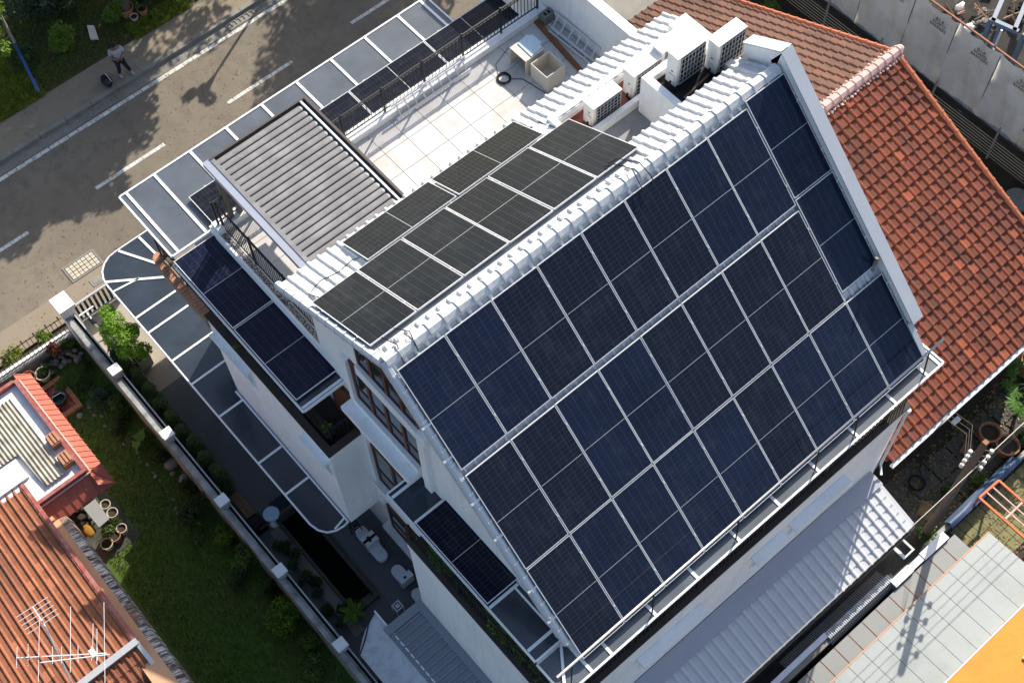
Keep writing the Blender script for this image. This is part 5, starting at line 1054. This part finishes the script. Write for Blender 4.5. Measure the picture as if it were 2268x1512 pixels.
# front fence on its stone wall
fe = thing('garden_fence', (-4.5, 13.55, G), 'rusty spear-topped fence on a low rubble wall by the footpath', 'fence')
MB().box(-9, -3.2, 13.36, 13.58, G, -.74).build('wall', M['moss_wall'], fe); MB().box(-9, -3.2, 13.50, 13.62, -.738, -.70).build('coping', M['white'], fe)
for z in (-.55, .06): MB().bar((-9, 13.58, z), (-3.2, 13.50, z), .03, .03).build('rail', M['pole'], fe)
for i in range(42):
    x = -3.3 - i * .135; y = 13.5 + .08 * (-3.2 - x) / 5.8; MB().bar((x, y, -.70), (x, y, .12), .018, .018).build('picket', M['pole'], fe)
    if i % 3 == 0: MB().lathe((x, y, .12), [(.02, 0), (.035, .04), (.005, .12)], 6).build('finial', M['pole'], fe)
rnd = random.Random(21)
for k in range(70):
    x = -3.3 - abs(rnd.gauss(0, .9)); y = 13.15 + rnd.uniform(-.3, .15)
    if k < 46: MB().blob((x, y, G + .05 + rnd.uniform(0, .16)), (rnd.uniform(.05, .11), rnd.uniform(.05, .11), .06), 7, 5, .2, rnd).build('rubble_stone', M['stone'], fe)
for i, (x, y, r, h, m_, lab) in enumerate(((-4.95, 14.0, .35, .5, 'ivy', 'yellow-green shrub outside the spear-topped fence, left one'), (-3.9, 13.95, .28, .45, 'leafbright', 'leafy shrub outside the fence near the gate pillar'), (-3.85, 13.3, .28, .7, 'leafred', 'reddish-leaved shrub behind the spear-topped fence'), (-3.5, 13.25, .28, .5, 'leaf', 'green shrub behind the fence beside the reddish one'), (-5.4, 13.0, .35, .6, 'leafbright', 'bright shrub at the left edge behind the rubble wall'), (-5.75, 12.4, .4, .6, 'leafbright', 'bright shrub beside the red awning at the left edge'))): bush(x, y, r, h, lab, m_, 520, .09)
pot(-4.92, 13.05, .20, .35, 'red-brown pot by the rubble wall, the darker of two', 'terracotta', grp='pots by the rubble wall'); pot(-4.55, 12.9, .22, .32, 'cream round pot by the rubble wall', 'cream', grp='pots by the rubble wall')
# brick compost bed with a green tub
cb_ = thing('brick_bed', (-4.6, 12, G), 'small brick-edged bed with a dark green tub on the lawn', 'garden bed')
for q in ((-4.95, -4.2, 12.50, 12.64), (-4.95, -4.2, 11.36, 11.50), (-4.34, -4.2, 11.5, 12.5), (-4.95, -4.81, 11.5, 12.5)):
    n_ = max(1, int(max(q[1] - q[0], q[3] - q[2]) / .2)); hx = (q[1] - q[0]) > (q[3] - q[2])
    for i in range(n_):
        if hx: w_ = (q[1] - q[0]) / n_; MB().box(q[0] + i * w_, q[0] + (i + 1) * w_ - .012, q[2], q[3], G + .03, G + .16).build('brick', M['terracotta'], cb_)
        else: w_ = (q[3] - q[2]) / n_; MB().box(q[0], q[1], q[2] + i * w_, q[2] + (i + 1) * w_ - .012, G + .03, G + .16).build('brick', M['terracotta'], cb_)
MB().box(-4.80, -4.35, 11.51, 12.49, G + .02, G + .07).build('soil', M['redfloor'], cb_)
gtb = thing('plastic_tub', (-4.62, 11.9, G), 'dark green plastic tub inside the brick bed', 'tub'); MB().lathe((-4.62, 11.9, G + .07), [(.16, 0), (.2, .25), (.22, .25), (.22, .28), (.18, .28), (.15, .06)], 16).build('tub', M['green_plastic'], gtb); MB().tube([(-4.82, 11.9, G + .34), (-4.75, 11.92, G + .5), (-4.5, 11.9, G + .5), (-4.42, 11.88, G + .34)], .012, 6).build('handle', M['alu'], gtb)
# lawn planting
for i, (x, y, r, h, m_, n_, s_, lab) in enumerate(((-3.68, 11.1, .42, .55, 'leafblue', 700, .09, 'blue-green bush beside the boundary wall near the brick bed'), (-3.55, 10.2, .35, .4, 'leafdark', 500, .08, 'low dark bush beside the boundary wall, next after the blue-green one'), (-3.6, 9.2, .40, .6, 'leaf', 500, .10, 'green bush by the wall opposite the red awning corner'), (-3.4, 8.45, .33, .5, 'leafdark', 400, .09, 'small dark bush between the wall and the garden stones'), (-3.62, 6.4, .55, .8, 'leafdark', 1000, .10, 'large dark bush against the wall below the third pillar cap'), (-3.48, 4.3, .50, .95, 'leaf', 700, .17, 'bush with big lobed leaves beside the fourth pillar cap'), (-3.58, 2.3, .60, .8, 'leafbright', 1200, .11, 'yellow-green bush against the wall near the lower edge'), (-3.85, .7, .45, .6, 'leaf', 700, .11, 'green bush at the bottom edge of the lawn'), (-3.45, 12.4, .25, .4, 'leafdark', 300, .08, 'dark shrub by the wall near the gate pillar'), (-4.4, 12.95, .3, .5, 'leafdark', 350, .08, 'dark shrub behind the cream pot'))): bush(x, y, r, h, lab, m_, n_, s_)
el = thing('elephant_ear', (-3.62, 9.0, G), 'pair of large bright green leaves beside the wall', 'plant')
for a, L, dx in ((.6, .34, 0), (2.4, .30, .12), (4.2, .30, -.1)):
    d = Vector((math.cos(a), math.sin(a), .1)); s = Vector((-math.sin(a), math.cos(a), 0)); o3 = Vector((-3.62 + dx, 9.0, -.45)); MB().add([o3 - d * .06 + s * .1, o3, o3 - d * .06 - s * .1, o3 + d * L * .4 - s * L * .42, o3 + d * L, o3 + d * L * .4 + s * L * .42], [(0, 1, 4, 5), (1, 2, 3, 4)]).build('leaf', M['leafbright'], el); MB().tube([(-3.62, 9.0, G), tuple(o3)], .012, 5).build('stalk', M['leaf'], el)
for i, (x, y, r) in enumerate(((-3.32, 8.1, .2), (-3.45, 7.85, .09), (-3.3, 7.5, .15), (-3.86, 8.1, .07), (-4.45, 11.15, .10), (-3.5, 12.75, .14), (-3.52, 5.35, .13))):
    o = thing('garden_stone', (x, y, G), ['large round stone beside the wall on the lawn', 'small stone touching the large round one', 'rough stone by the wall past the large round one', 'pale square stone on the lawn edge', 'stone ornament at the corner of the brick bed', 'pale stone near the gate pillar', 'stone ornament by the wall opposite the bench'][i], 'stone', 'garden stones')
    MB().blob((x, y, G + .03 + r * .5), (r, r * .9, r * .7), 10, 7, .12, random.Random(i + 70)).build('body', M['stone'], o, smooth=True); MB().lathe((x, y, G + .03), [(r * .8, 0), (r * .7, .03)], 10).build('base', M['stone'], o)
# edging stones of the bed
rnd = random.Random(33); ed = thing('bed_edging', (-4.0, 9, G), 'line of small edging stones between lawn and planting bed', 'edging')
for k in range(34):
    t = k / 33; y = 11.2 - 5.6 * t + rnd.uniform(-.12, .12); x = -4.12 + .25 * math.sin(t * 3.1) + rnd.uniform(-.07, .07); q_ = rnd.uniform(.5, 1.1)
    MB().blob((x, y, G + .03), (.055 * q_, .065 * q_, .04), 6, 4, .35, rnd).build('stone', M['stone'], ed)
for i, (x, y, r, h, m_, n_, s_, lab) in enumerate(((-3.45, 10.65, .3, .5, 'leaf', 450, .09, 'leafy plant filling the bed between two low bushes by the wall'), (-3.9, 9.9, .28, .3, 'leafdark', 380, .08, 'low plant at the edge of the bed near the stone line'), (-3.35, 7.1, .3, .5, 'leafdark', 420, .09, 'plant against the wall past the garden stones'), (-3.95, 5.9, .35, .4, 'leaf', 500, .09, 'low spreading plant in front of the large dark bush'), (-3.4, 5.2, .35, .6, 'leafbright', 500, .13, 'broad-leaved plant against the wall opposite the crate'), (-3.9, 3.9, .3, .4, 'leafdark', 420, .1, 'small plant beside the bush with big lobed leaves'), (-3.35, 3.2, .3, .6, 'leafdark', 450, .1, 'dark plant against the wall between the two largest bushes'), (-3.4, 1.4, .35, .5, 'leaf', 500, .1, 'plant against the wall below the yellow-green bush'), (-4.3, 12.3, .25, .3, 'leafbright', 300, .07, 'light green plant beside the brick bed'), (-3.8, 11.9, .3, .3, 'leafdark', 350, .08, 'dark plant between the brick bed and the wall'))): bush(x, y, r, h, lab, m_, n_, s_)
# table and pots under the red awning
tbl = thing('garden_table', (-5.7, 7.95, G), 'grey-blue table at the edge of the red awning', 'table'); MB().prism([(-5.92, 8.30), (-5.53, 8.30), (-5.55, 7.55), (-5.90, 7.52)], -.52, -.48).build('top', M['sheet_low'], tbl)
for x, y in ((-5.88, 8.25), (-5.57, 8.25), (-5.58, 7.6), (-5.86, 7.6)): MB().bar((x, y, G), (x, y, -.52), .04, .04).build('leg', M['alu_dull'], tbl)
sheet('patio', M['slab_dark'], -6.6, -5.15, 6.9, 9.2, G + .045)
for i, (x, y, r, m_, lab) in enumerate(((-5.40, 8.2, .14, 'cream', 'cream-rimmed pot to the right of the grey-blue table, upper one'), (-5.39, 7.86, .15, 'cream', 'cream-rimmed pot to the right of the grey-blue table, lower one'), (-6.03, 8.62, .12, 'cream', 'cream pot under the edge of the red awning'), (-6.06, 8.36, .14, 'blackrub', 'black pot to the left of the grey-blue table'), (-5.72, 7.25, .17, 'terracotta', 'terracotta pot below the grey-blue table'), (-6.0, 7.2, .17, 'cream', 'pot with a pale rim beside the stained ledge'), (-5.45, 7.3, .14, 'cream', 'half-empty pot on the lawn below the table'), (-6.1, 8.1, .13, 'blackrub', 'second black pot left of the grey-blue table'))): pot(x, y, r, .3, lab, m_, grp='pots under the red awning')
bush(-5.75, 7.45, .22, .7, 'potted plant with pale green leaves beside the table', 'leaf', 420, .09, cat='plant', name='potted_plant'); bush(-5.5, 7.55, .2, .5, 'smaller potted plant by the table corner', 'leafdark', 260, .08, cat='plant', name='potted_plant')
tag(MB().blob((-6.15, 7.7, -.62), (.15, .20, .05), 10, 6, .25, random.Random(2)).build('yellow_cloth', M['yellow'], loc=(-6.1, 7.75, -.6), smooth=True), 'crumpled mustard cloth beside the stained ledge', 'cloth')
# grass: one mass
def grass(name, mat_, boxes, n, h, label, cat, wd=.012):
    m = MB(); rnd = random.Random(77); tot = sum((b[1] - b[0]) * (b[3] - b[2]) for b in boxes)
    for (x0, x1, y0, y1, z) in boxes:
        for _ in range(int(n * (x1 - x0) * (y1 - y0) / tot)):
            x, y = rnd.uniform(x0, x1), rnd.uniform(y0, y1); a = rnd.uniform(0, 6.28); hh = h * rnd.uniform(.4, 1.2); l = hh * rnd.uniform(.1, .8); c, s = math.cos(a), math.sin(a)
            m.add([(x - s * wd, y + c * wd, z), (x + s * wd, y - c * wd, z), (x + c * l, y + s * l, z + hh)], [(0, 1, 2)])
    return tag(tag(m.build(name, mat_), label, cat), kind='stuff')
grass('lawn_grass', M['grassblade'], [(-6.25, -3.2, -3, 13.2, G + .03)], 42000, .055, 'short shaded lawn grass between the stained ledge and the boundary wall', 'grass', .014)
# ================================================================== FAR SIDE OF THE STREET
VZ = G + .105
grass('verge_cover', M['ivy'], [(-2.5, 1.1, 21.95, 24.5, VZ), (4.6, 6.8, 21.9, 22.7, VZ)], 26000, .10, 'yellow-green ground cover along the far footpath', 'ground cover', .022)
grass('verge_grass', M['grassblade'], [(1.1, 14, 22.1, 27.5, VZ)], 22000, .09, 'dark grass under the roadside bushes', 'grass', .02)
for i, (x, y, r, h, m_, n_, s_, lab) in enumerate(((2.5, 23.3, .55, .9, 'leafbright', 900, .13, 'bright green bush beside the blue post'), (2.65, 25.0, .95, 1.2, 'leafblue', 1500, .15, 'large blue-green bush at the top left'), (4.5, 23.1, .45, .6, 'leafbright', 600, .12, 'feathery light green bush beside the roadside pots'), (5.7, 22.95, .45, .9, 'leafdark', 600, .12, 'dark bush behind the small orange pot'), (1.2, 23.6, .6, .6, 'leafdark', 700, .12, 'low dark bush between the blue post and the bright one'), (3.6, 24.6, .8, .8, 'leafdark', 900, .13, 'dark bush behind the concrete slab'), (6.8, 23.6, .9, 1.0, 'leafdark', 1000, .14, 'dark bush at the top edge beyond the pots'), (8.2, 23.3, .8, .9, 'leafdark', 900, .14, 'dark bush at the top edge, the one farthest along the road'))): bush(x, y, r, h, lab, m_, n_, s_, z=VZ)
pot(5.0, 23.05, .26, .42, 'large orange pot on the verge across the road', 'terracotta', z=VZ, grp='pots on the verge'); pot(5.42, 22.72, .17, .30, 'small orange pot on the verge, right of the large one', 'terracotta', z=VZ, grp='pots on the verge'); pot(5.06, 22.70, .14, .20, 'low brown pot in front of the large orange pot', 'cream', z=VZ, grp='pots on the verge')
bush(5.0, 23.05, .3, .8, 'thin leafy plant growing in the large orange roadside pot', 'leaf', 220, .12, z=VZ + .3, cat='plant', name='potted_plant')
cs_ = MB(); cs_.prism([(3.42, 22.92), (3.64, 22.76), (3.84, 23.34), (3.66, 23.50)], VZ + .04, VZ + .12); tag(cs_.build('concrete_slab', M['box_cream'], loc=(3.6, 23.1, VZ)), 'pale concrete slab lying on the dark verge', 'slab')
lp = thing('street_post', (.93, 22.21, VZ), 'blue painted roadside post, its top hidden by leaves', 'post'); MB().tube([(.93, 22.21, VZ), (.93, 22.21, 1.35)], .055, 12).build('shaft', M['blue_paint'], lp, smooth=True); MB().tube([(.93, 22.21, 1.35), (.93, 22.21, 5.0)], .05, 12).build('upper_shaft', M['concrete'], lp, smooth=True); MB().lathe((.93, 22.21, VZ), [(.12, 0), (.10, .04), (.06, .05)], 12).build('base_plate', M['black'], lp)
def tree(x, y, h, cr, label, seed, n=2600, leaf=.22, mat_='leaf', lean=(0, 0), squash=.75, clumps=16, zc=None):
    o = thing('street_tree', (x, y, VZ), label, 'tree', 'trees of the street'); rnd = random.Random(seed); zc = zc if zc is not None else VZ + h
    top = Vector((x + lean[0], y + lean[1], zc)); MB().tube([(x, y, VZ), (x + lean[0] * .4, y + lean[1] * .4, VZ + (zc - VZ) * .5), tuple(top)], .16 if cr > 1 else .06, 9, .07 if cr > 1 else .04).build('trunk', M['bark'], o, smooth=True)
    lm = MB(); m = MB()
    for k in range(clumps):
        d = Vector((rnd.gauss(0, 1), rnd.gauss(0, 1), rnd.gauss(0, .8))).normalized() * (rnd.random() ** .5) * cr; d.z *= squash; c = top + d; r_ = cr * rnd.uniform(.26, .42)
        s = leaf_mesh(c, (r_, r_, r_ * .7), n // clumps, leaf, rnd, up=.5); m.add(s.v, s.f); lm.tube([tuple(top - Vector((0, 0, .6))), tuple(top + d * .5), tuple(c)], .05, 5, .015)
    m.build('crown', M[mat_], o); lm.build('limbs', M['bark'], o); return o
# the crown that hangs into the left edge, and the trees above the frame whose shade lies on the road
tree(-1.6, 23.0, 4, 1.15, 'bright-leaved tree reaching in at the left edge over the blue post', 101, 3000, .17, 'leafbright', lean=(1.75, -.95), clumps=18, zc=2.75)

for i, (x, y, zc, cr, n_, lf, cl_, lab) in enumerate(((7.7, 23.2, 4.4, 2.35, 6500, .36, 26, 'street tree above the top edge whose shade covers the near lane'), (5.0, 23.0, 4.3, 1.8, 4200, .36, 18, 'smaller street tree above the top edge beside the bushes'), (18.0, 21.7, 4.6, 3.6, 13000, .32, 44, 'large street tree up the road beyond the top edge'), (9.6, 27.0, 5.2, 2.6, 4200, .30, 20, 'tree behind the roadside bushes beyond the top edge'), (9.0, 25.3, 4.4, 1.9, 3200, .32, 15, 'street tree shading the footpath from beyond the top edge'), (10.3, 21.3, 2.9, .55, 500, .16, 5, 'slim young street tree beyond the top edge'), (13.5, 26.5, 5.0, 2.4, 2600, .30, 18, 'far street tree shading the verge beyond the top edge'))):
    tree(x, y, 4, cr, lab, 200 + i, n_, lf, 'leaf', clumps=cl_, zc=zc, squash=.55)
# ================================================================== PERSON AND BACKPACK
def skin_fig(name, verts, edges, radii, mat_, parent, root=0, sub=2):
    me = bpy.data.meshes.new(name); base = WL[parent.name]
    me.from_pydata([tuple(Vector(v) - base) for v in verts], edges, []); o = bpy.data.objects.new(name, me); COL.objects.link(o); o.parent = parent
    md = o.modifiers.new('skin', 'SKIN'); md.use_smooth_shade = True
    for i, r in enumerate(radii): me.skin_vertices[0].data[i].radius = (r, r) if not isinstance(r, tuple) else r; me.skin_vertices[0].data[i].use_root = (i == root)
    o.modifiers.new('sub', 'SUBSURF').levels = sub; o.modifiers['sub'].render_levels = sub
    dg = bpy.context.evaluated_depsgraph_get(); dg.update(); m2 = bpy.data.meshes.new_from_object(o.evaluated_get(dg)); o.modifiers.clear(); o.data = m2; m2.materials.clear(); m2.materials.append(mat_); WL[o.name] = base
    for q in m2.polygons: q.use_smooth = True
    return o
px, py, pz = 3.5, 20.98, G + .10
pe = thing('person', (px, py, pz), 'person in a pale T-shirt and dark trousers looking down at a phone on the footpath', 'person')
f_ = Vector((-.25, -.97, 0)).normalized(); r_ = Vector((.97, -.25, 0))       # facing the road, right-hand side
PS = .87
def B_(a, b2, z): q = Vector((px, py, pz)) + r_ * a * PS + f_ * b2 * PS; return (q.x, q.y, pz + z * PS)
hip, kneeL, ankL, toeL = B_(0, 0, .92), B_(-.12, .04, .48), B_(-.17, .0, .07), B_(-.18, .20, .03)
kneeR, ankR, toeR = B_(.15, .06, .48), B_(.25, .06, .07), B_(.30, .25, .03)
V = [hip, B_(0, 0, 1.12), B_(0, -.01, 1.34), B_(0, .02, 1.47), B_(0, .05, 1.55), B_(0, .08, 1.66),                  # 0-5 spine, neck, head
     B_(-.19, .0, 1.40), B_(-.25, .04, 1.12), B_(-.12, .27, 1.08), B_(.19, .0, 1.40), B_(.25, .04, 1.12), B_(.08, .28, 1.08),   # 6-11 arms
     B_(-.09, 0, .88), kneeL, ankL, toeL, B_(.09, 0, .88), kneeR, ankR, toeR]
E = [(0, 1), (1, 2), (2, 3), (3, 4), (4, 5), (2, 6), (6, 7), (7, 8), (2, 9), (9, 10), (10, 11), (0, 12), (12, 13), (13, 14), (14, 15), (0, 16), (16, 17), (17, 18), (18, 19)]
Rr = [.14, .13, .15, .06, .07, .105, .062, .048, .033, .062, .048, .033, .088, .062, .042, .035, .088, .062, .042, .035]
skin_fig('body', V, E, Rr, M['skin'], pe)
skin_fig('shirt', [hip, B_(0, .0, 1.14), B_(0, -.01, 1.36), B_(0, .01, 1.44), B_(-.20, .0, 1.39), B_(-.245, .03, 1.18), B_(.20, .0, 1.39), B_(.245, .03, 1.18)], [(0, 1), (1, 2), (2, 3), (2, 4), (4, 5), (2, 6), (6, 7)], [.17, .165, .18, .085, .085, .075, .085, .075], M['shirt'], pe)
skin_fig('trousers', [B_(0, 0, .97), B_(-.09, 0, .86), kneeL, B_(-.165, .0, .12), B_(.09, 0, .86), kneeR, B_(.245, .06, .12)], [(0, 1), (1, 2), (2, 3), (0, 4), (4, 5), (5, 6)], [.15, .105, .075, .062, .105, .075, .062], M['jeans'], pe)
MB().blob(B_(0, .06, 1.71), (.115, .115, .085), 12, 8, .06, random.Random(1)).build('hair', M['hair'], pe, smooth=True)
for t_, a in ((toeL, ankL), (toeR, ankR)): q = (Vector(t_) + Vector(a)) / 2; MB().blob((q.x, q.y, pz + .045), (.06, .13, .05), 10, 6, .03).build('shoe', M['shirt'], pe, smooth=True)
for sgn in (-1, 1):
    wr = B_(-.12, .27, 1.08) if sgn < 0 else B_(.08, .28, 1.08)
    for k in range(5):
        q = Vector(wr) + f_ * .02 + r_ * (sgn * -.02 + .016 * (k - 2)); e = q + f_ * (.07 - .008 * abs(k - 2)) + Vector((0, 0, .012 if k else .03)) + (r_ * (.03 * -sgn) if k == 0 else Vector((0, 0, 0)))
        MB().tube([q, (q + e) / 2 + Vector((0, 0, .012)), e], .009, 6, .007).build('finger', M['skin'], pe)
eye = B_(0, .17, 1.67)
for a in (-.035, .035): q = Vector(eye) + r_ * a; MB().blob(q, (.011, .011, .011), 6, 4, 0).build('eye', M['hair'], pe)
MB().blob(B_(0, .185, 1.635), (.014, .018, .022), 6, 4, 0).build('nose', M['skin'], pe); MB().blob(B_(0, .165, 1.595), (.025, .012, .007), 6, 4, 0).build('mouth', M['terracotta'], pe)
ph_ = MB().bar(B_(-.03, .36, 1.10), B_(.0, .42, 1.20), .075, .009, up=(0, 0, 1)); tag(ph_.build('phone', M['black'], loc=B_(-.02, .38, 1.14)), 'dark phone held by the person on the footpath', 'phone')
bpk = thing('backpack', (2.85, 21.0, pz), 'black backpack lying on the footpath beside the person', 'backpack')
MB().blob((2.85, 21.0, pz + .14), (.17, .27, .15), 12, 8, .08, random.Random(4)).build('bag', M['blackrub'], bpk, smooth=True); MB().blob((2.80, 20.86, pz + .22), (.11, .14, .08), 10, 6, .08, random.Random(5)).build('pocket', M['black'], bpk, smooth=True)
for sx in (-.08, .08): MB().tube([(2.85 + sx, 21.22, pz + .22), (2.85 + sx, 21.1, pz + .32), (2.85 + sx, 20.9, pz + .30), (2.85 + sx, 20.78, pz + .18)], .016, 6).build('strap', M['alu_dull'] if sx > 0 else M['blackrub'], bpk)

rnd = random.Random(91)
jn = ['dark', 'rusty', 'muddy', 'grey', 'brown', 'blackened']
for i in range(6):
    x, y = 24.2 + i * .75, 5.4 - i * .62 + rnd.uniform(-.3, .3); o = thing('rubble_heap', (x, y, G), '%s rubble heap behind the tarpaulins, %s along the site edge' % (jn[i], ordw(i)), 'rubble', 'rubble heaps on the site'); m = MB()
    for k in range(14): m.blob((x + rnd.gauss(0, .25), y + rnd.gauss(0, .25), G + .08 + rnd.uniform(0, .18)), (rnd.uniform(.05, .16), rnd.uniform(.05, .16), rnd.uniform(.04, .1)), 6, 4, .35, rnd)
    tag(m.build('rubble', M[['stone', 'rust', 'soil', 'concrete', 'bark', 'blackrub'][i]], o), kind='stuff')
    for k in range(3): a = rnd.uniform(0, 3.1); MB().bar((x - .5 * math.cos(a), y - .5 * math.sin(a), G + .15), (x + .5 * math.cos(a), y + .5 * math.sin(a), G + .35), .05, .04).build('lath', M['bark' if k else 'rust'], o)

for i, (x, y, zc, cr) in enumerate(((-7, 31, 5.5, 3.4), (-1.5, 33, 6.0, 3.6), (4.5, 32, 6.0, 3.6), (10.5, 33.5, 6.5, 3.8), (16.5, 31, 6.0, 3.8), (23, 30, 6.0, 3.8), (-9, 25.5, 4.6, 2.4))):  # unseen trees added to block sky light and darken road and verge
    tree(x, y, 5, cr, 'unseen tree added behind the verge to darken the road, %s from left' % ordw(i), 300 + i, 3800, .5, 'leafdark', clumps=24, zc=zc, squash=.8)
